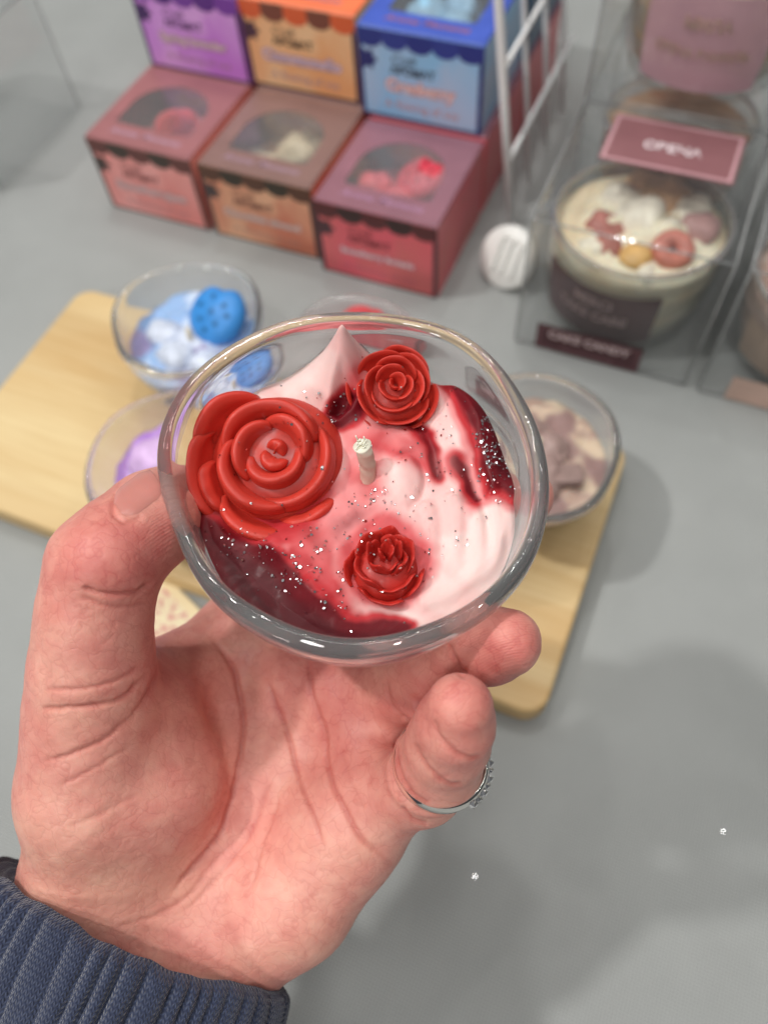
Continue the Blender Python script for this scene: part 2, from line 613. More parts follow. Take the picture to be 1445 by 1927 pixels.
# ------------------------------------------------------------------ wax rose builder (one mesh)
def petal(a0, span, rb, rl, zb, zl, th, drift=0.12, bulge=0.16, roll=0.10, ruffle=0.0, seed=0, ns=26, nw=9, flat=0.45):
    r = np.random.default_rng(seed)
    ph = r.uniform(0, 6.28, 3)
    V = []
    for i in range(ns):
        s = i / (ns - 1)
        a = a0 + span * (s - 0.5)
        e = max(0.0, 1 - abs(2 * s - 1) ** 3)
        rl_s = (rl * (0.90 + 0.10 * e) + drift * rl * (s - 0.5)) * (1 + ruffle * 0.4 * math.sin(5 * s + ph[0]))
        rb_s = rb + 0.5 * drift * rl * (s - 0.5)
        zl_s = zb + (zl - zb) * (flat + (1 - flat) * e) * (1 + ruffle * math.sin(9 * s + ph[1]) + 0.6 * ruffle * math.sin(17 * s + ph[2]))
        ring_in, ring_out = [], []
        for k in range(nw):
            w = k / (nw - 1)
            rc = rb_s + (rl_s - rb_s) * w + bulge * rl * math.sin(math.pi * w)
            zc = zb + (zl_s - zb) * w ** 0.9
            if w > 0.7:
                q = (w - 0.7) / 0.3
                rc += roll * rl * q * q; zc -= 0.10 * (zl_s - zb) * q * q
            t = th * (2.1 - 1.45 * w) * (0.6 + 0.4 * e)
            ring_in.append((rc - t, zc)); ring_out.append((rc + t, zc - 0.4 * t))
        tipr = 0.5 * (ring_in[-1][0] + ring_out[-1][0]); tipz = max(ring_in[-1][1], ring_out[-1][1]) + 0.55 * th * (0.5 + 0.5 * e)
        loop = ring_in + [(tipr, tipz)] + ring_out[::-1]
        for (q, z) in loop:
            V.append((q * math.cos(a), q * math.sin(a), z))
    m = 2 * nw + 1
    Fc = grid_faces(ns, m, False, True) + [tuple(range(m))[::-1], tuple(range((ns - 1) * m, ns * m))]
    return V, Fc


def rose_mesh(R, H, rings, seed=1, ruffle=0.0, th=0.06, core=True, base_r=0.8):
    """rings: (petals, base radius, lip radius, base z, lip z, span in petal pitches, turn)  in units of R and H"""
    mb = MB()
    r = np.random.default_rng(seed)
    # filler body
    ph = np.linspace(0, math.pi / 2, 9)
    n = 28
    V = []
    for p in ph:
        for k in range(n):
            a = 2 * math.pi * k / n
            V.append((base_r * R * math.cos(p) * math.cos(a), base_r * R * math.cos(p) * math.sin(a), -0.35 * H + 0.80 * H * math.sin(p)))
    mb.add(V, grid_faces(len(ph), n, False, True))
    if core:
        # rolled heart of the rose: a spiral ribbon
        ns = 60; V = []
        for i in range(ns):
            s = i / (ns - 1)
            a = 0.4 + s * 2 * math.pi * 1.6
            rad = R * (0.03 + 0.20 * s); t = R * (0.030 + 0.01 * s)
            z0, z1 = 0.3 * H, H * (0.96 - 0.03 * s)
            for q, z in ((rad - t, z0), (rad - t, z1 - 0.3 * t), (rad - .6 * t, z1), (rad + .6 * t, z1), (rad + t, z1 - 0.3 * t), (rad + t * 1.3, z0)):
                V.append((q * math.cos(a), q * math.sin(a), z))
        mb.add(V, grid_faces(ns, 6, False, True) + [tuple(range(6))[::-1], tuple(range((ns - 1) * 6, ns * 6))])
    sd = seed * 31
    for (n, rb, rl, zb, zl, sp, turn) in rings:
        for k in range(n):
            sd += 1
            j = r.normal(0, 0.05, 4)
            mb.add(*petal(turn + 2 * math.pi * (k + j[0]) / n, sp * 2 * math.pi / n * (1 + j[1]), rb * R, rl * R * (1 + 0.6 * j[2]), zb * H, zl * H * (1 + 0.5 * j[3]),
                          th * R, ruffle=ruffle, seed=sd))
    return mb


def rose(name, mb, parent, M, colour, mat=None, jitter=0.08, seed=3):
    V = np.array(mb.V)
    t = np.tile(np.array(colour), (len(V), 1)) * (1 + jitter * vnoise(V * 220, seed)[:, None])
    o = mesh(name, V, mb.F, mat or ROSEWAX, parent, True, col={'tint': np.clip(t, 0, 1)})
    o.matrix_local = M
    sub = o.modifiers.new('smooth', 'SUBSURF'); sub.levels = 1; sub.render_levels = 1
    return o


def soft_wax(th, height, tint, nr=60, nth=120, zc=0.028):
    """wax fill of a cup: height(u, v) over the mean level, tint(u, v) colours"""
    th = np.linspace(0, 2 * math.pi, nth, endpoint=False)
    edge = np.full(nth, zc)
    for _ in range(3):
        Ri = inner_R(th, edge)
        edge = np.clip(zc + height(np.stack([Ri * np.cos(th), Ri * np.sin(th)], 1)), 0.010, 0.038)
    Ri = inner_R(th, edge) * 1.003
    rho = np.linspace(0, 1, nr) ** 0.8
    rho[0] = 0.002
    U = (rho[:, None] * Ri * np.cos(th)).ravel(); W = (rho[:, None] * Ri * np.sin(th)).ravel()
    uv = np.stack([U, W], 1)
    Z = zc + height(uv)
    top = np.stack([U, W, Z], 1).reshape(nr, nth, 3)
    top[-1, :, 2] = edge
    rows = [top[i] for i in range(nr)]
    for f in np.linspace(0.15, 1, 9):
        z = edge * (1 - f) + 0.0056 * f
        R = inner_R(th, z) * 1.003
        rows.append(np.stack([R * np.cos(th), R * np.sin(th), z], 1))
    rows.append(np.stack([0.002 * np.cos(th), 0.002 * np.sin(th), np.full(nth, 0.0054)], 1))
    V = np.concatenate(rows)
    c = tint(V[:, :2], V[:, 2])
    return V, grid_faces(len(rows), nth, False, True), c


# ------------------------------------------------------------------ the four candles on the board
PINK_ROSE = rose_mesh(0.014, 0.010, [(3, .16, .42, .1, .95, 1.5, .3), (4, .32, .68, 0, .80, 1.5, .9), (5, .5, .95, -.2, .55, 1.4, .2)], 5, 0.03, 0.05)


def board_candle(px, rot, label, ca, cb, cc, seed, toppings, scale=0.955, z0=BOARD_Z):
    c = T(px[0], px[1], z0 + CUP_H * scale)
    root = empty('glass_candle', (c[0], c[1], z0), rot)
    root.scale = (scale,) * 3
    tag(root, label, 'candle', 'open glass candles on the pine board')
    mesh('glass_cup', CUPV, CUPF, GLASS, root)
    h = lambda uv: 0.0018 * vnoise(uv * 150, seed, 3) + 0.003 * np.exp(-(np.linalg.norm(uv, axis=1) / 0.02) ** 2)
    def tint(uv, z):
        n = vnoise(uv * 170, seed + 1, 3); m = vnoise(uv * 120, seed + 2, 2)
        a = smoothstep(-.25, .35, n)[:, None]; b_ = smoothstep(.2, .7, m)[:, None]
        q = np.array(ca) * (1 - a) + np.array(cb) * a
        return q * (1 - b_) + np.array(cc) * b_
    V, Fc, c = soft_wax(None, h, tint, 46, 96)
    mesh('wax', V, Fc, WAX, root, col={'tint': c})
    toppings(root)
    mb = MB().tube([(0, 0, .028), (0.0005, 0, .034), (.001, .0005, .039)], .0013, 8)
    mb.build('wick', plain_wick(), root, True)
    return root


_wick = []
def plain_wick():
    if not _wick: _wick.append(plain('cotton_wick', srgb(214, 205, 180), 0.85, 0.15, 900))
    return _wick[0]


def waffle(root, loc, rot, R, colour, name='heart_waffle'):
    """thick heart-shaped wax wafer with rows of pits"""
    n = 44
    mb = MB()
    prof = [(0.0, .5), (.7, .5), (.93, .36), (1.0, 0), (.93, -.36), (.7, -.5), (0.0, -.5)]
    V = []
    for f, z in prof:
        for k in range(n):
            a = 2 * math.pi * k / n
            q = 1 - 0.20 * math.exp(-((a - math.pi / 2) / 0.32) ** 2)
            V.append((max(f, .01) * R * q * math.cos(a), max(f, .01) * R * q * math.sin(a), z * R * (0.5 + .45 * (1 - f * f))))
    mb.add(V, grid_faces(len(prof), n, False, True))
    o = mb.build(name, plain(name + '_wax', colour, 0.5, 0.10, 200), root, True)
    pits = MB()
    for x, y in ((-.45, .15), (-.08, .48), (.42, .25), (.08, -.02), (-.30, -.32), (.30, -.38), (-.02, -.62), (.62, -.05)):
        x, y, d = x * R, y * R, R * .085
        f = math.hypot(x, y) / R
        zt = np.interp(f, [0, .7, .93, 1], [.5 * .95, .5 * (.5 + .45 * .51), .36 * (.5 + .45 * .135), 0]) * R
        nrm_ = np.array([x * .9 / R, y * .9 / R, 1.1]); nrm_ /= np.linalg.norm(nrm_)
        t1 = np.cross(nrm_, [0, 1, .2]); t1 /= np.linalg.norm(t1); t2 = np.cross(nrm_, t1)
        pits.add([np.array([x, y, zt]) + nrm_ * R * .03 + d * (math.cos(a) * t1 + math.sin(a) * t2) for a in np.linspace(0, 2 * math.pi, 10, endpoint=False)], [tuple(range(10))])
    p = pits.build('pit_pattern', plain(name + '_pit', tuple(x * .45 for x in colour), 0.6, 0.1, 200), o)
    o.location = loc; o.rotation_euler = rot
    return o


def blobs(root, name, pts, colour, seed):
    for (x, y, z, r) in pts:
        n, m = 12, 20
        V = []
        for i in range(n):
            p = math.pi * (i + .001) / (n - 1.0)
            for j in range(m):
                a = 2 * math.pi * j / m
                V.append((math.sin(p) * math.cos(a), math.sin(p) * math.sin(a), math.cos(p) * .8))
        V = np.array(V); V *= (1 + 0.24 * vnoise(V * 2.2, seed))[:, None] * r; V[:, 2] *= .8
        V += (x, y, z)
        mesh(name, V, grid_faces(n, m, False, True), plain(name + '_wax', colour, 0.45, 0.15, 200), root)
        seed += 1


def top_blue(root):
    waffle(root, (0.013, 0.012, .037), (math.radians(28), math.radians(-8), math.radians(-20)), 0.0155, srgb(58, 140, 214))
    blobs(root, 'whipped_swirl', [(-.014, .006, .028, .009), (-.006, -.008, .028, .010), (.010, -.012, .028, .009), (.000, .002, .029, .008)], srgb(206, 214, 230), 11)


def top_purple(root):
    blobs(root, 'purple_bloom', [(-.014, -.008, .031, .009), (-.02, .006, .031, .007)], srgb(150, 92, 200), 21)
    blobs(root, 'whipped_swirl', [(.006, .014, .032, .011), (.002, -.004, .030, .010)], srgb(214, 180, 226), 25)


def top_red(root):
    blobs(root, 'red_topping', [(-.004, .010, .036, .017), (-.016, .000, .034, .012), (.012, .004, .034, .013)], srgb(214, 84, 86), 81)
    rose('rose', PINK_ROSE, root, Matrix.Translation((-.004, .014, .046)) @ Matrix.Rotation(.3, 4, 'X'), srgb(206, 74, 80))
    rose('rose', PINK_ROSE, root, Matrix.Translation((.012, .004, .031)) @ Matrix.Rotation(-.3, 4, 'Y') @ Matrix.Scale(.8, 4), srgb(220, 100, 104))


def top_taupe(root):
    mw = plain('wafer_wax', srgb(146, 122, 116), 0.6, 0.14, 300)
    for (x, y, z, a, t, L) in [(.010, .014, .034, -.45, .25, .026), (-.008, .016, .033, .1, .3, .022), (.017, .000, .0335, -.8, .2, .022), (-.016, .002, .032, .9, .2, .018)]:
        mb = MB().box(-L / 2, -.0055, -.0022, L / 2, .0055, .0022)
        o = bevel(mb.build('wax_wafer', mw, root), .0012, 2)
        o.location = (x, y, z); o.rotation_euler = (t, .1, a)
    blobs(root, 'taupe_swirl', [(.004, .010, .030, .011), (-.010, .008, .030, .010), (.014, .010, .030, .009), (-.004, -.004, .029, .009), (.012, -.006, .029, .008)], srgb(166, 140, 134), 91)


board_candle((347, 612), 0.3, 'glass candle of pale blue swirled wax topped with a bright blue pitted heart', srgb(205, 218, 238), srgb(150, 180, 220), srgb(150, 142, 178), 3, top_blue)
board_candle((345, 862), 1.9, 'glass candle with lilac and purple wax, half hidden behind the thumb', srgb(216, 186, 226), srgb(190, 150, 214), srgb(160, 110, 200), 8, top_purple)
board_candle((636, 680), -0.7, 'glass candle with red and pink wax, almost wholly hidden behind the held cup', srgb(226, 150, 148), srgb(206, 84, 88), srgb(190, 60, 66), 14, top_red)
board_candle((1020, 820), 2.6, 'glass candle of beige wax with grey-brown wafers at the right end of the board', srgb(216, 196, 172), srgb(186, 160, 146), srgb(156, 128, 124), 19, top_taupe)


# ------------------------------------------------------------------ printed paper boxes
BW, BD, BH = 0.0700, 0.0722, 0.0485
EDGE_DARK = plain('dark_printed_edge', srgb(62, 48, 54), 0.5, 0.1)


def print_mat(name, a, b, rough=0.38):
    """cloudy two-tone printed card"""
    m = Mat(name).set(Roughness=rough, Specular_IOR_Level=0.5)
    f = m.noise(m.coord('Object'), 32, 2, 0.5, 0.5)
    m.base(m.ramp(f, [(0.36, a), (0.64, b)]))
    return m.m


def paper_box(x, y, z, label, pal, name_s, filling=None, top=True, deco=True):
    """pal: lid, front a, front b, awning 1, awning 2, trim, brand ink, name ink, name halo, lid ink"""
    root = empty('gift_box', (x, y, z))
    tag(root, label, 'box', 'small printed candle boxes in stacked rows')
    lid = print_mat('lid_print', pal[0], tuple(min(1, c * 1.18) for c in pal[0]))
    side = print_mat('side_print', pal[1], pal[2])
    # outline with small round vertical corners
    out = rrect(0, 0, BW, BD, .0012, 4)
    mb = MB(); n = len(out)
    V = [(px, py, 0) for px, py in out] + [(px, py, BH - .0008) for px, py in out]
    cx, cyy = BW / 2, BD / 2
    ins = [(cx + (px - cx) * .979, cyy + (py - cyy) * .979) for px, py in out]
    V += [(px, py, BH) for px, py in ins]
    Fc = [(i, (i + 1) % n, n + (i + 1) % n, n + i) for i in range(n)] + [(n + i, n + (i + 1) % n, 2 * n + (i + 1) % n, 2 * n + i) for i in range(n)]
    mb.add(V, Fc[:n], 1); mb.F += Fc[n:]; mb.mi += [0] * n
    hole = None
    if top:
        hcx, hcy = BW * .5, .035
        m = 72
        hole = []
        for k in range(m):
            a = 2 * math.pi * k / m
            dx, dy = math.cos(a), math.sin(a)
            if dy >= 0: px, py = hcx + .0245 * dx, hcy + .0235 * dy
            else:
                tt_ = min(.0245 / max(abs(dx), 1e-6), .0185 / -dy)
                px, py = hcx + tt_ * dx, hcy + tt_ * dy
            hole.append((px, py))
        outer = []
        for k in range(m):
            a = 2 * math.pi * k / m
            dx, dy = math.cos(a), math.sin(a)
            ts = []
            x0, y0, x1, y1 = ins[0][0], ins[0][1], ins[0][0], ins[0][1]
            X0 = min(p[0] for p in ins); X1 = max(p[0] for p in ins); Y0 = min(p[1] for p in ins); Y1 = max(p[1] for p in ins)
            if dx > 1e-9: ts.append((X1 - hcx) / dx)
            if dx < -1e-9: ts.append((X0 - hcx) / dx)
            if dy > 1e-9: ts.append((Y1 - hcy) / dy)
            if dy < -1e-9: ts.append((Y0 - hcy) / dy)
            t = min(ts)
            outer.append((hcx + dx * t, hcy + dy * t))
        V = [(px, py, BH) for px, py in outer] + [(px, py, BH) for px, py in hole] + [(px, py, BH - .0006) for px, py in hole]
        Fc = [(i, (i + 1) % m, m + (i + 1) % m, m + i) for i in range(m)] + [(m + i, m + (i + 1) % m, 2 * m + (i + 1) % m, 2 * m + i) for i in range(m)]
        # corners of the lid that the radial rays miss
        mb.add(V, Fc, 0)
        for cxx, cy2 in ((X0, Y0), (X1, Y0), (X0, Y1), (X1, Y1)):
            ang = math.atan2(cy2 - hcy, cxx - hcx) % (2 * math.pi)
            k = int(ang / (2 * math.pi) * m)
            p, q = outer[k], outer[(k + 1) % m]
            mb.add([(p[0], p[1], BH), (q[0], q[1], BH), (cxx, cy2, BH)], [(0, 1, 2)], 0)
    else:
        mb.add([(px, py, BH) for px, py in ins], [tuple(range(n))], 0)
    mb.add([(px, py, .0004) for px, py in out], [tuple(range(n))[::-1]], 2)
    body = mb.build('box_body', [lid, side, plain('box_card_inside', srgb(206, 196, 202), .8, .05)], root)
    body.data.polygons.foreach_set('use_smooth', [False] * len(body.data.polygons))
    if hole:
        f = MB().add([(px, py, BH - .0003) for px, py in [(hcx + (a - hcx) * 1.02, hcy + (b_ - hcy) * 1.02) for a, b_ in hole]], [tuple(range(len(hole)))])
        f.build('window', WINDOW_FILM, root)
    if deco:
        # front: dark trim, printed panel, awning, flower, lettering
        t = MB().box(0, -.00020, 0, BW, -.00002, BH - .001)
        t.build('printed_trim', print_mat('trim_print', pal[5], pal[5]), root)
        p = MB().box(.0024, -.00034, .0016, BW - .0024, -.00022, BH - .001)
        p.build('printed_panel', print_mat('panel_print', pal[1], pal[2]), root)
        a1, a2 = MB(), MB()
        w = BW / 5
        for k in range(5):
            c0 = w * (k + .5)
            pts = [(c0 + w * .5, BH - .001)] + [(c0 + w * .5 * math.cos(a), BH - .0062 - .0042 * math.sin(a)) for a in np.linspace(0, math.pi, 12)] + [(c0 - w * .5, BH - .001)]
            (a1 if k % 2 == 0 else a2).add([(px, -.00052, pz) for px, pz in pts] + [(px, -.00030, pz) for px, pz in pts],
                                          [tuple(range(len(pts)))] + [(i, (i + 1) % len(pts), len(pts) + (i + 1) % len(pts), len(pts) + i) for i in range(len(pts))])
        a1.build('printed_awning', print_mat('awning_print', pal[3], pal[3]), root)
        a2.build('printed_awning', print_mat('awning_print', pal[4], pal[4]), root)
        fl = [(.0052 + .0048 * (1 + .22 * math.cos(6 * a)) * math.cos(a), .0315 + .0048 * (1 + .22 * math.cos(6 * a)) * math.sin(a)) for a in np.linspace(0, 2 * math.pi, 48, endpoint=False)]
        MB().add([(max(.0003, px), -.00046, pz) for px, pz in fl], [tuple(range(48))]).build('printed_flower', print_mat('flower_print', pal[5], pal[5]), root)
        fr = lambda px, pz, d=.00042: frame((px, -d, pz), (1, 0, 0), (0, 0, 1))
        ink = plain('brand_ink', pal[6], .5, .05); nm = plain('name_ink', pal[7], .45, .05); halo = plain('halo_ink', pal[8], .45, .05)
        text('Craft', .0068, ink, root, fr(.0255, .0335), bold=-.00002, shear=.35)
        text('АРОМАТ', .0058, ink, root, fr(.031, .0278), bold=.00022, spacing=1.02)
        sz = min(.0088, .95 / max(8, len(name_s)) * .105)
        text(name_s, sz, halo, root, fr(.035, .0192), bold=.00075, spacing=1.05)
        text(name_s, sz, nm, root, fr(.035, .0192, .00054), bold=.00015, spacing=1.05)
        text('A flowing of soy', .0062, halo, root, fr(.036, .0085), spacing=1.05)
        li = plain('lid_ink', pal[9], .5, .05)
        for s_, px in (('Aroma', .0215), ('Moments', .0460)):
            text(s_, .0066, li, root, frame((px, .0095, BH + .00012), (1, 0, 0), (0, 1, 0)), bold=.0001, shear=.3)
    if filling:
        q = empty('boxed_candle', (x + BW / 2, y + BD / 2 + .001, z + .0006)); q.scale = (.88, .88, .95)
        tag(q, filling[0], 'candle', 'candles inside the printed boxes')
        mesh('glass_cup', CUPV, CUPF, THIN_GLASS, q)
        sd = len(label)
        hh = lambda uv: 0.002 * vnoise(uv * 140, sd, 3)
        ca, cb = np.array(filling[1]), np.array(filling[2])
        V, Fc, cc = soft_wax(None, hh, lambda uv, zz: ca + (cb - ca) * smoothstep(-.3, .3, vnoise(uv * 130, sd + 2))[:, None], 30, 64)
        mesh('wax', V, Fc, WAX, q, col={'tint': cc})
        filling[3](q)
    return root


def fill_rose(q):
    rose('rose', PINK_ROSE, q, Matrix.Translation((.006, -.004, .040)) @ Matrix.Scale(1.05, 4), srgb(214, 70, 72))


def fill_cream(q):
    blobs(q, 'cream_topping', [(.010, .000, .040, .013), (-.008, -.010, .036, .009)], srgb(206, 192, 158), 61)


def fill_heart(q):
    waffle(q, (.012, .004, .043), (.25, -.1, -.5), .016, srgb(214, 60, 78))
    blobs(q, 'red_topping', [(-.014, -.006, .040, .010), (.004, -.016, .038, .011)], srgb(226, 96, 104), 66)


def fill_blue(q):
    blobs(q, 'blue_topping', [(-.010, -.006, .041, .013), (.012, -.012, .040, .012), (.008, .012, .040, .011)], srgb(150, 196, 224), 71)


def fill_tan(q):
    blobs(q, 'tan_topping', [(-.006, -.010, .040, .012), (.010, .004, .040, .012)], srgb(214, 178, 140), 76)


S = srgb
PAL_CORAL = (S(156, 104, 106), S(240, 168, 164), S(228, 140, 134), S(104, 60, 56), S(66, 54, 46), S(72, 56, 52), S(120, 56, 56), S(226, 200, 202), S(180, 124, 126), S(186, 150, 168))
PAL_BROWN = (S(134, 104, 98), S(228, 176, 142), S(204, 122, 96), S(92, 60, 46), S(58, 50, 40), S(72, 58, 58), S(100, 52, 46), S(230, 206, 202), S(180, 136, 124), S(168, 138, 154))
PAL_MAGENTA = (S(142, 98, 110), S(226, 98, 112), S(212, 108, 108), S(92, 46, 48), S(62, 42, 42), S(80, 52, 58), S(116, 42, 50), S(242, 216, 222), S(190, 100, 116), S(174, 130, 160))
PAL_BLUE = (S(72, 96, 190), S(146, 200, 240), S(180, 202, 232), S(44, 58, 136), S(50, 66, 148), S(44, 50, 114), S(34, 36, 46), S(250, 222, 220), S(206, 136, 128), S(166, 106, 120))
PAL_ORANGE = (S(244, 124, 82), S(246, 202, 156), S(240, 172, 118), S(224, 102, 60), S(128, 74, 60), S(84, 58, 72), S(54, 40, 34), S(232, 206, 220), S(168, 134, 158), S(172, 122, 142))
PAL_PURPLE = (S(120, 70, 160), S(226, 172, 238), S(204, 130, 224), S(124, 66, 164), S(98, 50, 138), S(76, 46, 102), S(84, 50, 104), S(240, 214, 220), S(168, 126, 150), S(206, 168, 214))

XM, XB, XL, Y0 = -.1822, -.2565, -.3312, .3004
paper_box(XL, Y0 + .007, 0, 'coral pink box with a rose candle under its window, leftmost of the bottom row', PAL_CORAL, 'Strawberryjam',
          ('candle with a small red rose seen through the window of the coral box', S(226, 150, 148), S(214, 110, 112), fill_rose))
paper_box(XB, Y0 + .0065, 0, 'brown box with a cream candle under its window, middle of the bottom row', PAL_BROWN, 'Chocolate almond',
          ('candle with cream topping seen through the window of the brown box', S(206, 190, 160), S(176, 150, 120), fill_cream))
paper_box(XM, Y0, 0, 'raspberry red box with a heart candle under its window, nearest the white wire grid', PAL_MAGENTA, 'Strawberry fantasia',
          ('candle with red heart topping seen through the window of the raspberry red box', S(226, 110, 116), S(206, 70, 84), fill_heart))
Y1 = Y0 + BD + .0035
paper_box(XL, Y1 + .004, 0, 'coral box underneath the purple box, behind the coral box with the rose candle', PAL_CORAL, 'Strawberryjam', None, False, False)
paper_box(XB, Y1 + .004, 0, 'brown box underneath the orange box', PAL_BROWN, 'Chocolate almond', None, False, False)
paper_box(XM, Y1, 0, 'dark red box underneath the light blue box with the cranberry name', PAL_MAGENTA, 'Strawberry fantasia', None, False, False)
paper_box(XM, Y1 + BD + .003, 0, 'red box at the far end of the bottom row behind the wire grid', PAL_MAGENTA, 'Strawberry fantasia', None, False, False)
Y2 = Y1 + .0005
paper_box(-.3295, Y2 + .004, BH + .0003, 'purple box with pale lilac front, leftmost of the top row', PAL_PURPLE, 'Spring lavender',
          ('candle seen inside the purple box', S(206, 170, 220), S(180, 130, 210), fill_tan))
paper_box(-.2600, Y2 + .006, BH + .0003, 'orange box with peach front between the purple and blue boxes', PAL_ORANGE, 'Cinnamonello',
          ('candle with tan topping seen through the window of the orange box', S(226, 196, 160), S(206, 160, 120), fill_tan))
paper_box(-.1862, Y2, BH + .0003, 'light blue box with royal blue lid on the top row beside the wire grid', PAL_BLUE, 'Cranberry',
          ('candle with pale blue topping seen through the window of the light blue box', S(190, 214, 232), S(120, 170, 214), fill_blue))
paper_box(-.1842, Y2 + BD + .003, BH + .0003, 'blue box stacked behind the light blue box, seen through the wire grid', (S(40, 60, 110), S(60, 108, 142), S(48, 84, 120), *PAL_BLUE[3:]), 'Cranberry', None, False, False)

# ------------------------------------------------------------------ white wire grid and its plastic connector
grid = empty('wire_grid', (-.0925, .3700, .004))
tag(grid, 'white coated wire grid panel standing between the printed boxes and the clear boxes', 'wire rack')
LEAN = -.14
for k, yy in enumerate((0.0, .036, .072, .108)):
    MB().tube([(LEAN * z, yy, z) for z in (0, .07, .14, .22)],   .0024 if k == 0 else .0015, 10).build('wire', WHITE_PAINT, grid, True)
for z in (.040, .089, .138, .187):
    MB().tube([(LEAN * z + .0016, yy, z) for yy in (-.001, .04, .08, .125)], .0014, 10).build('wire', WHITE_PAINT, grid, True)
disc = empty('connector_disc', tuple(T(936, 538)), math.radians(-22))
disc.rotation_euler = (math.radians(-30), 0, math.radians(-20))
tag(disc, 'round white slotted plastic connector at the foot of the wire grid', 'connector')
mb = MB(); n = 40; R_ = .0168
prof = [(.01, -.0035), (.93, -.0035), (1.0, -.0022), (1.0, .0022), (.93, .0035), (.01, .0035)]
mb.add([(f * R_ * math.cos(2 * math.pi * k / n), y, R_ + f * R_ * math.sin(2 * math.pi * k / n)) for f, y in prof for k in range(n)], grid_faces(len(prof), n, False, True))
mb.build('disc_body', PLASTIC_WHITE, disc, True)
for x in (-.0055, 0.0005, .0065):
    o = bevel(MB().box(x - .0013, -.0056, .008, x + .0013, -.0030, .027).build('rib', PLASTIC_WHITE, disc), .0009, 2)
o = bevel(MB().box(-.0075, -.0044, .0262, .0085, -.003, .0292).build('rib', PLASTIC_WHITE, disc), .0009, 2)


# ------------------------------------------------------------------ clear plastic boxes and the jar candles in them
def clear_box(x, y, z, w, d, h, label):
    root = empty('clear_box', (x, y, z))
    tag(root, label, 'box', 'clear plastic candle boxes')
    mb = MB()
    out = rrect(0, 0, w, d, .0012, 4); n = len(out)
    cx, cyy = w / 2, d / 2
    V = []
    for zz, s in ((.0012, .992), (.0016, 1), (h - .0010, 1), (h - .0003, .992), (h, .975)):
        V += [(cx + (px - cx) * s, cyy + (py - cyy) * s, zz) for px, py in out]
    mb.add(V, grid_faces(5, n, False, True) + [tuple(range(4 * n, 5 * n)), tuple(range(n))[::-1]])
    o = mb.build('box_shell', FILM, root, False)
    for a, b_ in (((0, 0, h), (w, 0, h)), ((0, 0, h), (0, d, h)), ((w, 0, h), (w, d, h)), ((0, d, h), (w, d, h)),
                  ((0, 0, .002), (0, 0, h)), ((w, 0, .002), (w, 0, h)), ((w, d, .002), (w, d, h)), ((0, d, .002), (0, d, h)), ((0, 0, .002), (w, 0, .002))):
        MB().tube([a, tuple((np.array(a) + np.array(b_)) / 2), b_], .0006, 6).build('fold_edge', SEAM, root, True)
    return root


def jar_candle(x, y, z, R, H, label, ca, cb, lab_col, lab_arc, lab_z, lines, ink, body_tint=None, seed=1):
    root = empty('jar_candle', (x, y, z))
    tag(root, label, 'candle', 'jar candles in clear boxes')
    n = 72
    a = np.linspace(0, 2 * math.pi, n, endpoint=False)
    prof = spline([(.01, .0), (.70, 0), (.84, .0015), (.93, .008), (.975, .022), (1, H * .75), (1.0, H - .0012), (.985, H), (.965, H - .001),
                   (.955, H * .7), (.93, .022), (.86, .010), (.72, .0055), (.01, .0055)], 60)
    V = np.concatenate([np.stack([f * R * np.cos(a), f * R * np.sin(a), np.full(n, zz)], 1) for f, zz in prof])
    mesh('glass_jar', V, grid_faces(len(prof), n, False, True), THIN_GLASS, root)
    rows = []
    lvl = H - .008
    for f in np.linspace(.002, 1, 26) ** .8:
        P = np.stack([f * .957 * R * np.cos(a), f * .957 * R * np.sin(a)], 1)
        hh = lvl + (.0048 * np.abs(vnoise(P * 120, seed, 3)) + .0035) * (1 - f ** 4)
        rows.append(np.concatenate([P, hh[:, None]], 1))
    for zz, f in ((H * .7, .957), (.022, .932), (.010, .862), (.0056, .70), (.0054, .01)):
        rows.append(np.stack([f * R * np.cos(a), f * R * np.sin(a), np.full(n, zz)], 1))
    V = np.concatenate(rows)
    t = smoothstep(-.3, .4, vnoise(V * 90, seed + 3))[:, None]
    mesh('wax', V, grid_faces(len(rows), n, False, True), WAX, root, col={'tint': np.array(ca) * (1 - t) + np.array(cb) * t})
    rq = np.linspace(0, 2 * math.pi, 10, endpoint=False)
    V = np.array([((R * .978 + .0013 * math.cos(q)) * math.cos(t), (R * .978 + .0013 * math.cos(q)) * math.sin(t), H + .0012 * math.sin(q)) for t in a for q in rq])
    mesh('jar_rim', V, grid_faces(n, 10, True, True), GLASS, root)
    # curved label on the front of the jar
    a0, a1 = lab_arc
    aa = np.linspace(math.radians(a0), math.radians(a1), 24)
    zz = np.linspace(*lab_z, 5)
    rr = lambda q: R * np.interp(q, [.0015, .008, .022, H * .75], [.84, .93, .975, 1.0]) + .0003
    V = np.array([(rr(q) * math.cos(t), rr(q) * math.sin(t), q) for q in zz for t in aa])
    lb = mesh('label', V, grid_faces(5, 24), plain('jar_label', lab_col, .5, .06, 60), root)
    im = plain('label_ink', ink, .5, .05)
    am = math.radians((a0 + a1) / 2)
    for s, size, q in lines:
        R1 = rr(q) + .0012
        M = frame((R1 * math.cos(am), R1 * math.sin(am), q), (-math.sin(am), math.cos(am), 0), (0, 0, 1))
        o = text(s, size, im, lb, M, bold=.00025)
        for vtx in o.data.vertices:                     # wrap the line round the jar
            p = M @ vtx.co
            off = (p - Vector((R1 * math.cos(am), R1 * math.sin(am), q))).dot(Vector((-math.sin(am), math.cos(am), 0)))
            an = am + off / R1
            rz = rr(p.z) + .0008
            vtx.co = M.inverted() @ Vector((rz * math.cos(an), rz * math.sin(an), p.z))
    return root


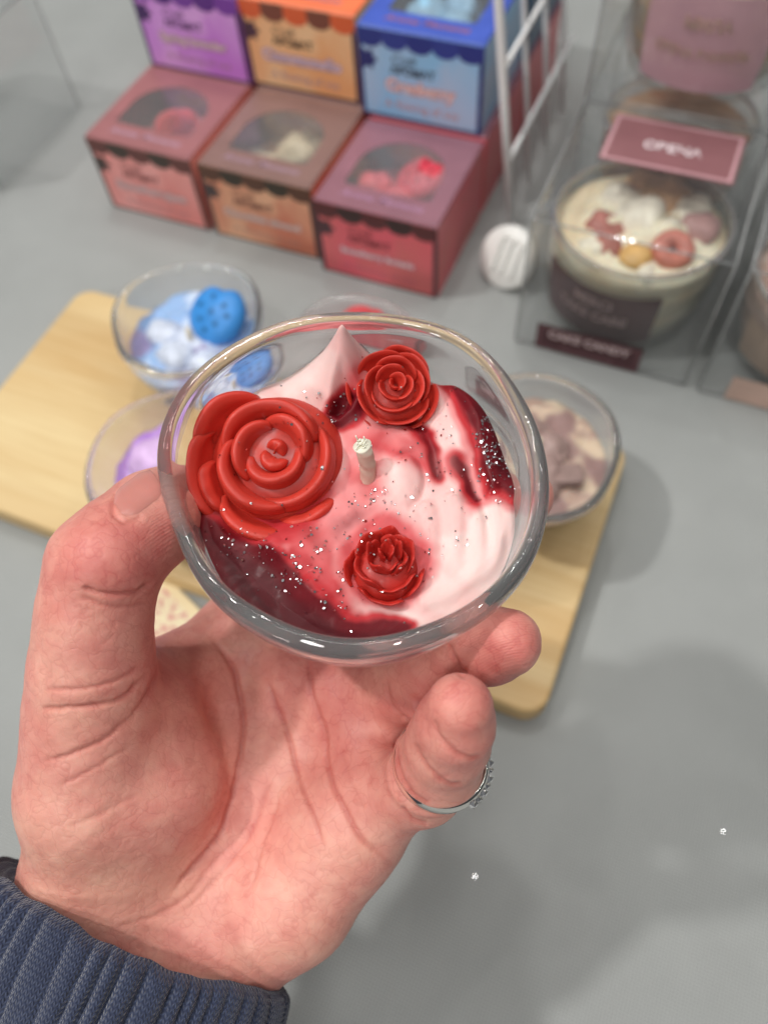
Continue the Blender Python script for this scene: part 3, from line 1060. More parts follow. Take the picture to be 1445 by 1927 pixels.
BX, BY, CW, CD, CH = -.0620, .2850, .0885, .0905, .0790
boxA = clear_box(BX, BY, 0, CW, CD, CH, 'clear plastic box with a mauve sticker on its lid, beside the white connector')
cA = jar_candle(BX + CW / 2 - .0005, BY + CD / 2 + .001, .0022, .0430, .0545, 'glass jar candle of cream wax with dried berries and a plum label', S(240, 232, 206), S(228, 210, 176),
                S(84, 54, 60), (-146, -60), (.010, .0420), [('MERCI', .0072, .0345), ('TAKE CARE', .0072, .0255)], S(214, 190, 192), seed=4)
# dried berries and petals on the cream wax
def berry(root, x, y, z, R_, r_, c, cc):
    mb = MB(); n, m = 26, 12
    mb.add([((R_ + r_ * math.cos(q)) * math.cos(p), (R_ + r_ * math.cos(q)) * math.sin(p), r_ * .9 * math.sin(q)) for p in np.linspace(0, 2 * math.pi, n, endpoint=False) for q in np.linspace(0, 2 * math.pi, m, endpoint=False)],
           grid_faces(n, m, True, True))
    o = mb.build('dried_berry', plain('berry_skin', c, .5, .2, 260), root, True)
    o.location = (x, y, z); o.rotation_euler = (.35, .1, 0)
    k = MB().add([(R_ * .8 * math.cos(p), R_ * .8 * math.sin(p), -.001) for p in np.linspace(0, 2 * math.pi, 20, endpoint=False)], [tuple(range(20))])
    k.build('berry_core', plain('berry_core', cc, .6, .2, 260), o)


berry(cA, .0185, -.0165, .0525, .0058, .0044, S(196, 116, 100), S(60, 46, 46))
blobs(cA, 'dried_petal', [(-.017, -.008, .0495, .0095), (-.010, -.018, .0490, .0075)], S(176, 104, 92), 31)
blobs(cA, 'dried_petal', [(.002, -.021, .0495, .0090)], S(228, 182, 112), 34)
blobs(cA, 'dried_petal', [(.027, .006, .0500, .0100)], S(186, 142, 138), 37)
blobs(cA, 'dried_petal', [(.006, .024, .0505, .0115), (-.006, .030, .0495, .008)], S(200, 158, 116), 39)
blobs(cA, 'whipped_cream', [(.001, .002, .0505, .012), (-.014, .013, .0495, .011), (-.018, -.021, .0475, .008), (.012, -.003, .0505, .010), (.010, -.030, .0470, .007), (.020, .018, .0495, .010)], S(242, 234, 214), 44)


def flat_sticker(name, x0, y0, x1, y1, z, col, rim, parent, upright=False):
    mk = (lambda u, v, e: (u, z - e, v)) if upright else (lambda u, v, e: (u, v, z + e))
    o = MB().add([mk(x0, y0, .0002), mk(x1, y0, .0002), mk(x1, y1, .0002), mk(x0, y1, .0002)], [(0, 1, 2, 3)]).build(name, plain(name + '_print', col, .45, .06), parent)
    t = .0016
    mb = MB()
    for a, b_, c, d in ((x0 + .001, y0 + .001, x1 - .001, y0 + .001 + t), (x0 + .001, y1 - .001 - t, x1 - .001, y1 - .001),
                        (x0 + .001, y0 + .001 + t, x0 + .001 + t, y1 - .001 - t), (x1 - .001 - t, y0 + .001 + t, x1 - .001, y1 - .001 - t)):
        mb.add([mk(a, b_, .0004), mk(c, b_, .0004), mk(c, d, .0004), mk(a, d, .0004)], [(0, 1, 2, 3)])
    mb.build('sticker_border', plain(name + '_border', rim, .45, .05), o)
    return o


st = flat_sticker('front_sticker', .0105, .0012, .0645, .0185, -.0003, S(82, 48, 54), S(110, 72, 78), boxA, True)
si = plain('sticker_ink', S(214, 190, 192), .5, .05)
text('CAKE CANDY', .0066, si, st, frame((.0375, -.0008, .0128), (1, 0, 0), (0, 0, 1)), bold=.00025)
text('Аромасвеча', .0046, plain('dim_ink', S(128, 90, 96), .5, .05), st, frame((.0375, -.0008, .0054), (1, 0, 0), (0, 0, 1)))
st = flat_sticker('lid_sticker', .0165, .0500, .0780, .0860, CH + .0002, S(138, 92, 96), S(196, 152, 158), boxA)
text('СВЕЧА', .0080, plain('lid_sticker_ink', S(232, 214, 218), .4, .05), st, frame((.0475, .0660, CH + .0008), (1, 0, 0), (0, 1, 0)), bold=.0003)

boxB = clear_box(BX - .0010, BY + CD + .002, 0, CW, CD, CH, 'clear plastic box underneath the topmost clear box, behind the mauve lid sticker')
jar_candle(BX + CW / 2, BY + CD * 1.5, .0022, .0405, .050, 'amber topped jar candle in the box behind the lid sticker', S(206, 160, 120), S(186, 130, 92),
           S(120, 84, 70), (-138, -50), (.012, .0405), [], S(200, 180, 170), seed=9)
boxU = clear_box(BX - .0008, BY + CD + .001, CH + .0006, CW, CD, CH, 'clear plastic box stacked on top, holding the candle with the pale pink label')
jar_candle(BX + CW / 2 + .002, BY + CD * 1.5 - .002, CH + .0028, .0415, .056, 'jar candle with a large pale pink label in the topmost clear box', S(226, 206, 190), S(206, 170, 130),
           S(206, 160, 172), (-132, -48), (.009, .052), [('МИЛА', .0070, .040), ('СВЕЧА ВАНИЛЬ', .0056, .027)], S(226, 200, 186), seed=12)
boxC = clear_box(BX + CW + .0065, BY - .001, 0, CW, CD, CH, 'clear plastic box cut off by the right edge, holding the taupe candle')
cC = jar_candle(BX + CW * 1.5 + .0065, BY + CD / 2 - .001, .0022, .0405, .048, 'taupe wax jar candle with a blank kraft label at the right edge', S(196, 170, 158), S(172, 142, 128),
                S(160, 138, 120), (-146, -60), (.010, .034), [], S(200, 180, 170), seed=17)
blobs(cC, 'whipped_cream', [(-.012, -.006, .045, .011), (.006, .012, .046, .012)], S(216, 196, 186), 54)
flat_sticker('front_sticker', .0130, .0012, .0720, .0175, -.0003, S(196, 166, 152), S(200, 172, 158), boxC, True)
boxD = clear_box(-.4090 - CW, .2960, 0, CW, CD, CH, 'clear plastic box cut off by the left edge of the picture')

# small things on the cloth
c = T(314, 1172)
card = empty('paper_card', (c[0], c[1], .0006), math.radians(-22))
tag(card, 'small cream card with pink flecks on the cloth, seen between thumb and palm', 'card')
mc = Mat('flecked_card').set(Roughness=.7)
mc.base(mc.ramp(mc.noise(mc.coord(), 420, 2), [(.52, S(240, 226, 190)), (.62, S(214, 150, 140))]))
cm = mc.m
cb_ = plain('card_edge', S(240, 222, 180), .7, .04)
bevel(MB().box(-.022, -.026, 0, .030, .014, .0012).build('card_body', cb_, card), .0005)
MB().box(-.0195, -.024, .0012, .0275, .0095, .00135).build('card_print', cm, card)
for (px, lab) in (((893, 1650), 'tiny silver glitter flake on the cloth near the ring'), ((1358, 1565), 'tiny silver glitter flake on the cloth at the right')):
    c = T(*px)
    o = MB().add([(.00026 * math.cos(a), .00026 * math.sin(a), .0) for a in np.linspace(0, 2 * math.pi, 6, endpoint=False)], [tuple(range(6))]).build('glitter_flake', GLITTER)
    o.location = (c[0], c[1], .0009)
    hv = (Vector(CC) - o.location).normalized() + (Vector((0.15, -1.0, 2.2)) - o.location).normalized()
    o.rotation_euler = hv.to_track_quat('Z', 'Y').to_euler()
    tag(o, lab, 'glitter')

# ------------------------------------------------------------------ the held candle
candle = empty('glass_candle', M=HM)
tag(candle, 'glass candle held in the hand, pink and dark red wax with three red roses', 'candle')
mesh('glass_cup', CUPV, CUPF, GLASS, candle)
WZ = 0.0300


def px_of(uv):
    return topx(cup_world(np.concatenate([uv, np.full((len(uv), 1), WZ)], 1)))


CRESCENT = [(380, 950), (405, 968), (440, 1000), (485, 1018), (520, 1020), (535, 1050), (580, 1095), (625, 1135), (655, 1158), (690, 1166), (735, 1170), (775, 1180), (770, 1215), (690, 1240), (600, 1250), (480, 1190), (400, 1110), (360, 1020)]
RIGHT = [(826, 722), (870, 715), (930, 740), (990, 800), (1000, 880), (985, 942), (962, 944), (940, 930), (918, 938), (905, 900), (893, 850), (882, 805), (860, 765)]
DARKC = [(604, 800), (625, 752), (645, 728), (668, 742), (690, 770), (668, 798), (640, 815)]
STREAK = [(770, 795), (800, 822), (815, 858), (822, 900)]
MIDRED = [(440, 1000), (520, 1000), (600, 960), (650, 935), (690, 960), (668, 1040), (662, 1090), (652, 1150), (610, 1120), (560, 1075), (500, 1030)]
PINKTOP = [(652, 800), (670, 786), (690, 800), (735, 806), (785, 822), (810, 870), (806, 905), (770, 870), (725, 856), (705, 880), (712, 920), (690, 950), (640, 950), (610, 965), (640, 905), (655, 860)]
P_PALE = np.array(S(240, 208, 203)); P_PINK = np.array(S(226, 142, 142)); P_RED = np.array(S(190, 52, 58))
P_DARK = np.array(S(104, 16, 26)); P_DEEP = np.array(S(76, 14, 22)); P_ROSE = np.array(S(206, 84, 88))


def ridged(x):
    return np.abs(np.sin(x)) ** 0.7


def held_height(uv):
    p = px_of(uv)
    r = np.linalg.norm(uv, axis=1)
    g = lambda x, y, s, q=1.0: np.exp(-(((p[:, 0] - x) / s) ** 2 + ((p[:, 1] - y) * q / s) ** 2))
    h = 0.0012 - 0.0009 * (r / 0.03) ** 4
    # peak of whipped wax and the ridge running down from it
    d = np.hypot(p[:, 0] - 652, p[:, 1] - 716)
    h += 0.0152 * np.exp(-(d / 44) ** 1.05) * smoothstep(170, 20, d)
    dl, tt = seg_dist(p, [(655, 716), (600, 742), (545, 762), (490, 776)])
    h += (0.0050 - 0.0020 * tt) * np.exp(-(dl / 46) ** 2)
    # rounded blobs
    for x, y, s, a, q in ((868, 815, 62, .0034, .75), (752, 905, 46, .0034, .9), (690, 830, 40, .0026, .8), (765, 845, 45, .0022, 1), (610, 1090, 50, .0026, .8),
                          (560, 1040, 44, .0022, 1), (650, 960, 40, .0012, 1), (500, 770, 30, .0015, 1), (500, 925, 75, -.0030, 1)):
        h += a * g(x, y, s, q)
    # piped ridges on the lower right
    q = p + np.stack([5 * vnoise(p * .02, 71, 2), 5 * vnoise(p * .02, 72, 2)], 1)
    for ln, w, a in (([(800, 940), (808, 1000), (806, 1060), (790, 1110)], 22, .0011), ([(846, 925), (856, 985), (852, 1050), (836, 1110)], 19, .0016), ([(886, 945), (896, 1000), (890, 1050), (868, 1100)], 17, .0015),
                     ([(924, 942), (934, 990), (926, 1040), (900, 1085)], 16, .0014), ([(954, 950), (958, 990), (948, 1030)], 13, .0010), ([(780, 1135), (840, 1120), (900, 1080), (940, 1020)], 18, .0009)):
        dl, tt = seg_dist(q, spline(ln, 24))
        h += a * np.exp(-np.abs(dl / w) ** 2.6) * smoothstep(0, .10, tt) * smoothstep(1.02, .55, tt)
    dl, tt = seg_dist(q, spline([(728, 880), (775, 868), (802, 905), (792, 950), (765, 965)], 30))
    h -= .0010 * np.exp(-(dl / 8) ** 2) * smoothstep(0, .2, tt) * smoothstep(1, .85, tt)
    # spoonful of dark wax sliding down at the lower left, dark lump at the right
    sc = poly_sdf(p, CRESCENT); sr = poly_sdf(p, RIGHT); sd = poly_sdf(p, DARKC)
    h += (-0.0014 * smoothstep(4, -115, sc) + 0.0010 * smoothstep(14, -20, sc)) * smoothstep(780, 600, p[:, 0])
    h += 0.0016 * smoothstep(4, -16, sr) - 0.0022 * smoothstep(-25, -80, sr) + 0.0009 * smoothstep(6, -10, sd) - .0035 * smoothstep(-5, -25, sd)
    ds, _ = seg_dist(p, STREAK)
    h += -0.0016 * np.exp(-(ds / 11) ** 2)
    db, _ = seg_dist(p, [(872, 884), (888, 915), (892, 938)])
    h += -0.0013 * np.exp(-(db / 16) ** 2)
    # hollow round the wick
    h += -0.0014 * g(693, 906, 13)
    # soft tool marks
    h += 0.00030 * vnoise(p * 0.024, 5, 2) + 0.00004 * vnoise(p * 0.10, 6, 2)
    h += 0.0011 * vnoise(p * 0.020, 8, 3) * smoothstep(40, -20, poly_sdf(p, MIDRED))
    return h


def held_tint(uv, z):
    p = topx(cup_world(np.concatenate([uv, np.asarray(z)[:, None]], 1)))
    p = p + np.stack([7 * vnoise(p * 0.035, 41, 3), 7 * vnoise(p * 0.035, 42, 3)], 1)
    c = np.tile(P_PALE, (len(p), 1))
    def over(col, a):
        nonlocal c
        a = np.clip(a, 0, 1)[:, None]
        c = c * (1 - a) + np.asarray(col) * a
    n1, n2 = vnoise(p * .018, 51, 3), vnoise(p * .05, 52, 2)
    over(P_PINK, 0.30 * smoothstep(.0, .8, n1))
    s = poly_sdf(p, MIDRED)
    over(P_PINK, smoothstep(46, -4, s)); over(P_ROSE, smoothstep(22, -14, s)); over(P_RED, 0.85 * smoothstep(-2, -30, s) * smoothstep(-.4, .5, n2 + .2)); over(P_DARK, .55 * smoothstep(-6, -30, s) * smoothstep(.35, .9, n2 - .3 * n1)); over(P_PINK, .6 * smoothstep(-6, -30, s) * smoothstep(.4, .9, vnoise(p * .03, 57, 2)))
    s = poly_sdf(p, PINKTOP)
    over(P_PINK, smoothstep(26, -4, s)); over(P_ROSE, smoothstep(8, -12, s) * smoothstep(-.8, .3, n1)); over(P_RED, .55 * smoothstep(-2, -16, s) * smoothstep(-.3, .5, n2 + .4 * n1))
    over(P_PINK, np.exp(-(np.hypot(p[:, 0] - 660, (p[:, 1] - 985)) / 70) ** 2)); over(P_DARK, 0.75 * np.exp(-(np.hypot((p[:, 0] - 672) * .6, (p[:, 1] - 985)) / 22) ** 2))
    d = np.hypot(p[:, 0] - 725, (p[:, 1] - 1055))
    over(P_PINK, smoothstep(106, 82, d)); over(P_ROSE, 0.85 * smoothstep(92, 74, d))
    # red stain beside the peak and between the roses
    dd, _ = seg_dist(p, [(672, 700), (655, 745), (630, 790)])
    over(P_PINK, 0.9 * np.exp(-(dd / 34) ** 2)); over(P_RED, 0.7 * np.exp(-(dd / 14) ** 2))
    s = poly_sdf(p, DARKC); over(P_RED, smoothstep(12, 0, s)); over(P_DARK, smoothstep(3, -12, s))
    ds, t = seg_dist(p, STREAK)
    over(P_RED, smoothstep(24, 10, ds)); over(P_DARK, smoothstep(14 , 5, ds) * (0.4 + .6 * t))
    db, _ = seg_dist(p, [(862, 878), (884, 900), (892, 935)])
    over(P_PINK, smoothstep(38, 22, db)); over(P_RED, smoothstep(28, 16, db)); over(P_DARK, smoothstep(17, 7, db))
    dr, _ = seg_dist(p, [(830, 760), (850, 880), (900, 870)])
    over(P_PINK, 0.45 * np.exp(-(np.hypot(p[:, 0] - 840, p[:, 1] - 885) / 26) ** 2))
    s = poly_sdf(p, RIGHT); over(P_PINK, smoothstep(24, 8, s)); over(P_RED, smoothstep(9, -2, s)); over(P_DARK, smoothstep(-3, -16, s)); over(P_DEEP, .8 * smoothstep(-22, -40, s))
    s = poly_sdf(p, CRESCENT); over(P_RED, smoothstep(22, 4, s)); over(P_DARK, smoothstep(6, -10, s)); over(P_DEEP, .85 * smoothstep(-14, -50, s))
    over(P_RED, smoothstep(140, 105, np.hypot(p[:, 0] - 505, (p[:, 1] - 900) * 1.1)))
    low = (z < 0.013)
    c[low] = P_PALE * .5 + P_PINK * .5
    return np.clip(c, 0, 1)


V, Fc, c = soft_wax(None, held_height, held_tint, 230, 340, WZ)
wax = mesh('wax', V, Fc, WAX, candle, col={'tint': c})


def surf(px, z_extra=0.0):
    """local point of the wax surface under a photo pixel (height field found by stepping along the view ray)"""
    lo = None
    for z in np.linspace(0.050, 0.018, 129):
        uv = cup_uv(px, z)
        if WZ + held_height(uv)[0] >= z:
            return np.array([uv[0, 0], uv[0, 1], z + z_extra])
    uv = cup_uv(px, WZ)
    return np.array([uv[0, 0], uv[0, 1], WZ + z_extra])


# wick: twisted cotton with a frayed pale tip
bq = surf((692, 908), -0.002)
tip_uv = cup_uv((681, 836), WZ + 0.0105)[0]
tp = np.array([tip_uv[0], tip_uv[1], WZ + 0.0105])
pts = np.array([bq + (tp - bq) * t + np.array([0.0005 * math.sin(t * 3), 0.0003 * math.sin(4 * t), 0]) for t in np.linspace(0, 1, 40)])
mb = MB().tube(pts, 0.00165, 20)
V = np.array(mb.V); ax = pts.repeat(20, 0)
tt = np.linspace(0, 1, 40).repeat(20); aa = np.tile(np.linspace(0, 2 * math.pi, 20, endpoint=False), 40)
V = ax + (V - ax) * (1 + 0.06 * np.cos(2 * aa + tt * 22) + 0.05 * vnoise(V * 1500, 3)[:, None].ravel() + 0.10 * smoothstep(.9, 1, tt))[:, None]
wc = np.array(S(206, 176, 160)) * (1 - smoothstep(.80, .88, tt))[:, None] + np.array(S(238, 234, 214)) * smoothstep(.80, .88, tt)[:, None]
wick = mesh('wick', V, mb.F, Mat('wick_cotton').set(Roughness=.8).m, candle, True, col={'tint': wc})
wm = wick.data.materials[0]
at = wm.node_tree.nodes.new('ShaderNodeAttribute'); at.attribute_name = 'tint'
wm.node_tree.links.new(at.outputs['Color'], wm.node_tree.nodes['Principled BSDF'].inputs['Base Color'])
fr = MB()
for k in range(26):
    a = rng.uniform(0, 6.28); r0 = rng.uniform(0, .0014)
    p0 = tp + np.array([r0 * math.cos(a), r0 * math.sin(a), -.0004]); q = p0 + rng.normal(0, .0005, 3) + np.array([0, 0, .0011])
    fr.tube([p0, (p0 + q) / 2 + rng.normal(0, .00012, 3), q], .00016, 5)
fr.build('frayed_tip', plain('frayed_cotton', S(240, 238, 222), .85, .1, 900), wick, True)


def rose_frame(px, z, lean=(0, 0), spin=0.0):
    """frame at the local point under a pixel, axis leaning from the cup axis towards the viewer"""
    uv = cup_uv(px, z)[0]
    view = np.array(tocam(cup_world(np.array([uv[0], uv[1], z]))))
    to = -CR @ view; to = np.array([to @ HU, to @ HV, to @ HN]); to /= np.linalg.norm(to)
    ax = np.array([0, 0, 1.]) * .45 + to * .55 + np.array([lean[0], lean[1], 0]); ax /= np.linalg.norm(ax)
    x = np.array([math.cos(spin), math.sin(spin), 0]); x -= ax * (x @ ax); x /= np.linalg.norm(x)
    y = np.cross(ax, x)
    return Matrix([[x[0], y[0], ax[0], uv[0]], [x[1], y[1], ax[1], uv[1]], [x[2], y[2], ax[2], z], [0, 0, 0, 1]])


PXM = 0.155 / F


def custom_rose(R, H, petals, seed, th, ruffle=0.0, dome=(.78, .62)):
    """petals: (angle deg, span deg, base r, lip r, base z, lip z, centre x, centre y) in units of R and H; returns mesh builder and filler vertex count"""
    mb = MB(); n = 32; ph = np.linspace(0, math.pi / 2, 9); V = []
    for p in ph:
        for k in range(n):
            a = 2 * math.pi * k / n
            V.append((dome[0] * R * math.cos(p) * math.cos(a), dome[0] * R * math.cos(p) * math.sin(a), -.5 * H + (dome[1] + .5) * H * math.sin(p) ** .7))
    mb.add(V, grid_faces(len(ph), n, False, True)); nf = len(mb.V)
    for q, (a, sp, rb, rl, zb, zl, cx, cyy) in enumerate(petals):
        V, Fc = petal(math.radians(a), math.radians(sp), rb * R, rl * R, zb * H, zl * H, th * R * (.8 + .2 * rl), ruffle=ruffle, seed=seed * 50 + q, drift=.16, ns=34, flat=.60)
        mb.add([(x + cx * R, y + cyy * R, z) for x, y, z in V], Fc)
    return mb, nf


def put_rose(mbnf, M, colour, seed, pale=None, H=.01, **k):
    mb, nf = mbnf
    o = rose('rose', mb, candle, M, colour, seed=seed, jitter=.06)
    if pale is not None:                       # set wax lying in the hollows of the flower
        V = np.array(mb.V); a = o.data.attributes['tint']
        c = np.zeros(len(V) * 4, np.float32); a.data.foreach_get('color', c); c = c.reshape(-1, 4)
        w = smoothstep(-.25, .5, vnoise(V * 420, seed + 9, 3)) * smoothstep(.62, .40, np.hypot(V[:, 0], V[:, 1]) / k['R'])
        w[nf:] *= .45 * smoothstep(.2, .9, vnoise(V[nf:] * 700, seed + 4, 2)) * (np.hypot(V[nf:, 0], V[nf:, 1]) < .38 * k['R'])
        c[:, :3] = c[:, :3] * (1 - w[:, None]) + np.array(pale) * w[:, None]
        c[:nf, :3] *= .9
        a.data.foreach_set('color', c.ravel())
    return o


RED1 = S(200, 58, 45)
R1 = 138 * PXM
bigp = [(60, 190, .03, .10, .30, .80, .03, .04), (245, 200, .04, .15, .28, .80, .03, -.02), (280, 205, .24, .35, .15, .90, .0, -.02),
        (160, 140, .32, .43, .1, .96, -.02, .02), (45, 125, .32, .44, .1, .94, .02, .02),
        (95, 155, .52, .66, -.1, .92, .0, .0), (325, 145, .54, .68, -.2, .74, .0, .0), (222, 135, .52, .67, -.1, .92, -.02, .0),
        (143, 80, .74, .98, -.6, .70, -.06, .03), (190, 78, .78, 1.04, -.6, .70, -.08, .0), (256, 92, .70, 1.0, -.5, .70, .02, -.06), (300, 60, .66, .90, -.5, .46, .02, -.03), (205, 50, .72, .95, -.5, .62, -.03, .0)]
r1 = put_rose(custom_rose(R1, R1 * .62, bigp, 2, .100, .030, (1.0, .56)), rose_frame((522, 866), 0.0318, (-.10, .0), 0.0), RED1, 3, S(188, 116, 116), R=R1)
r1['label'] = 'largest smooth moulded rose'
R2 = 82 * PXM
midp = [(200, 200, .04, .13, .4, .98, .05, .06), (20, 220, .06, .20, .35, 1.0, .08, .06), (215, 150, .16, .34, .2, 1.02, .0, .02), (330, 140, .20, .36, .2, .98, .06, .0), (95, 130, .22, .42, .2, .98, .04, .04),
        (250, 150, .36, .55, .0, .90, -.02, -.02), (160, 130, .36, .58, .0, .95, -.03, .02), (65, 120, .38, .60, .0, .92, .04, .05), (340, 120, .38, .62, .0, .84, .05, .0),
        (200, 110, .54, .80, -.25, .72, -.03, .0), (285, 110, .54, .82, -.3, .58, .0, -.03), (20, 110, .54, .82, -.25, .62, .05, .02), (110, 120, .52, .82, -.25, .78, .0, .05),
        (240, 90, .66, .98, -.6, .36, .0, -.02), (320, 90, .66, 1.0, -.6, .24, .02, -.02), (50, 90, .66, .98, -.6, .40, .03, .03), (150, 90, .66, .98, -.6, .46, -.02, .03)]
put_rose(custom_rose(R2, R2 * .74, midp, 4, .040, .035, (.94, .42)), rose_frame((738, 738), 0.0345, (.05, .02), .2), S(196, 55, 43), 5)
R3 = 66 * PXM
smp = [(200, 160, .05, .14, .4, 1.05, .0, .1), (30, 170, .08, .22, .3, 1.10, .03, .1), (265, 150, .20, .42, -.1, 1.0, -.06, .04), (150, 110, .22, .40, .0, 1.08, -.04, .08), (45, 120, .24, .44, .0, .98, .06, .08), (330, 110, .26, .46, -.1, .82, .08, .0),
       (215, 110, .45, .74, -.3, .74, -.04, .0), (120, 100, .45, .70, -.3, .80, -.02, .05), (20, 110, .45, .74, -.3, .66, .04, .02), (295, 100, .45, .78, -.45, .40, .02, -.04),
       (250, 90, .58, .98, -.7, .22, -.02, -.04), (330, 80, .6, .98, -.7, .16, .04, -.02), (170, 80, .6, .94, -.7, .42, -.04, .0), (70, 80, .6, .92, -.7, .36, .03, .03)]
put_rose(custom_rose(R3, R3 * .95, smp, 6, .050, .12, (.97, .36)), rose_frame((724, 1066), 0.0325, (.0, .25), .1), S(188, 46, 38), 8)

# silver glitter scattered over wax and roses
bpy.context.view_layer.update()
dg = bpy.context.evaluated_depsgraph_get()


def bvh_world(objs):
    Vs, Fs, b0 = [], [], 0
    for o in objs:
        e = o.evaluated_get(dg); me = e.to_mesh()
        co = np.zeros(len(me.vertices) * 3); me.vertices.foreach_get('co', co)
        mw = np.array(o.matrix_world)
        co = co.reshape(-1, 3) @ mw[:3, :3].T + mw[:3, 3]
        Vs += co.tolist(); Fs += [[i + b0 for i in p.vertices] for p in me.polygons]; b0 += len(co)
        e.to_mesh_clear()
    return BVHTree.FromPolygons(Vs, Fs)


tree = bvh_world([o for o in candle.children if o.name.split('.')[0] in ('wax', 'rose')])


def ray_px(tree, x, y):
    d = CR @ np.array([(x - 722.5) / F, -(y - 963.5) / F, -1.]); d /= np.linalg.norm(d)
    h = tree.ray_cast(Vector(CC), Vector(d))
    return (np.array(h[0]), np.array(h[1])) if h[0] is not None else (None, None)


spots = []
def scatter(n, fn):
    for _ in range(n): spots.append(fn())
gs = lambda x, y, sx, sy: (lambda: (rng.normal(x, sx), rng.normal(y, sy)))
scatter(150, lambda: (932 + rng.normal(0, 16) + 0, rng.normal(850, 48)))
scatter(60, lambda: (rng.uniform(900, 965), rng.uniform(760, 935)))
scatter(100, lambda: (lambda t: (410 + 260 * t + rng.normal(0, 26), 1000 + 150 * t + rng.normal(0, 26)))(rng.uniform(0, 1)))
scatter(70, gs(610, 1030, 55, 45)); scatter(40, gs(640, 770, 28, 30)); scatter(90, gs(790, 930, 75, 70))
scatter(40, gs(540, 880, 60, 70)); scatter(34, gs(745, 740, 55, 55)); scatter(34, gs(725, 1050, 50, 45)); scatter(44, gs(850, 800, 60, 60)); scatter(30, gs(690, 960, 40, 30))
gl = MB()
spots += [(x + rng.normal(0, 3.5), y + rng.normal(0, 3.5)) for (x, y) in spots if rng.uniform() < .22 for _k in range(rng.integers(1, 4))]
for (x, y) in spots:
    P, Nn = ray_px(tree, x, y)
    if P is None: continue
    Nn = Nn + rng.normal(0, .55, 3); Nn /= np.linalg.norm(Nn)
    a = np.cross(Nn, [.3, .2, .9]); a /= np.linalg.norm(a); b_ = np.cross(Nn, a)
    q = rng.choice([.00014, .00019, .00026], p=[.4, .4, .2]) if rng.uniform() < .8 else rng.choice([.00010, .00034]); P = P + (CC - P) / np.linalg.norm(CC - P) * .0003
    gl.add([P + q * (math.cos(t) * a + math.sin(t) * b_) for t in np.linspace(0, 2 * math.pi, 6, endpoint=False)], [tuple(range(6))])
go = gl.build('glitter', GLITTER)
go.parent = candle; go.matrix_parent_inverse = HM.inverted()
tag(go, kind='stuff')

# ------------------------------------------------------------------ the hand: one continuous skin from a blended distance field
def CP(x, y, d):
    return np.array([(x - 722.5) / F * d, -(y - 963.5) / F * d, -d])


class Field:
    def __init__(s, lo, hi, h):
        s.lo, s.h = np.array(lo), h
        s.n = np.ceil((np.array(hi) - s.lo) / h).astype(int) + 1
        s.g = np.full(s.n, 0.02, np.float32)

    def cone(s, A, B, k):
        """rounded cone between (x, y, depth, radius in px) ends, blended with blend radius k"""
        a, b = CP(*A[:3]), CP(*B[:3]); ra, rb = A[3] * A[2] / F, B[3] * B[2] / F
        pad = max(ra, rb) + k + 0.008
        i0 = np.clip(((np.minimum(a, b) - pad - s.lo) / s.h).astype(int), 0, s.n); i1 = np.clip(((np.maximum(a, b) + pad - s.lo) / s.h).astype(int) + 1, 0, s.n)
        if np.any(i1 <= i0): return
        ax = [s.lo[i] + s.h * np.arange(i0[i], i1[i]) for i in range(3)]
        X, Y, Z = np.meshgrid(*ax, indexing='ij', sparse=True)
        ab = b - a; L2 = max(ab @ ab, 1e-12)
        t = np.clip(((X - a[0]) * ab[0] + (Y - a[1]) * ab[1] + (Z - a[2]) * ab[2]) / L2, 0, 1)
        d = np.sqrt((X - a[0] - t * ab[0]) ** 2 + (Y - a[1] - t * ab[1]) ** 2 + (Z - a[2] - t * ab[2]) ** 2) - (ra + (rb - ra) * t)
        sl = tuple(slice(i0[i], i1[i]) for i in range(3))
        g = s.g[sl]
        hh = np.maximum(k - np.abs(g - d), 0) / k
        s.g[sl] = (np.minimum(g, d) - hh * hh * k * 0.25).astype(np.float32)

    def chain(s, P, k):
        for a, b in zip(P[:-1], P[1:]): s.cone(a, b, k)


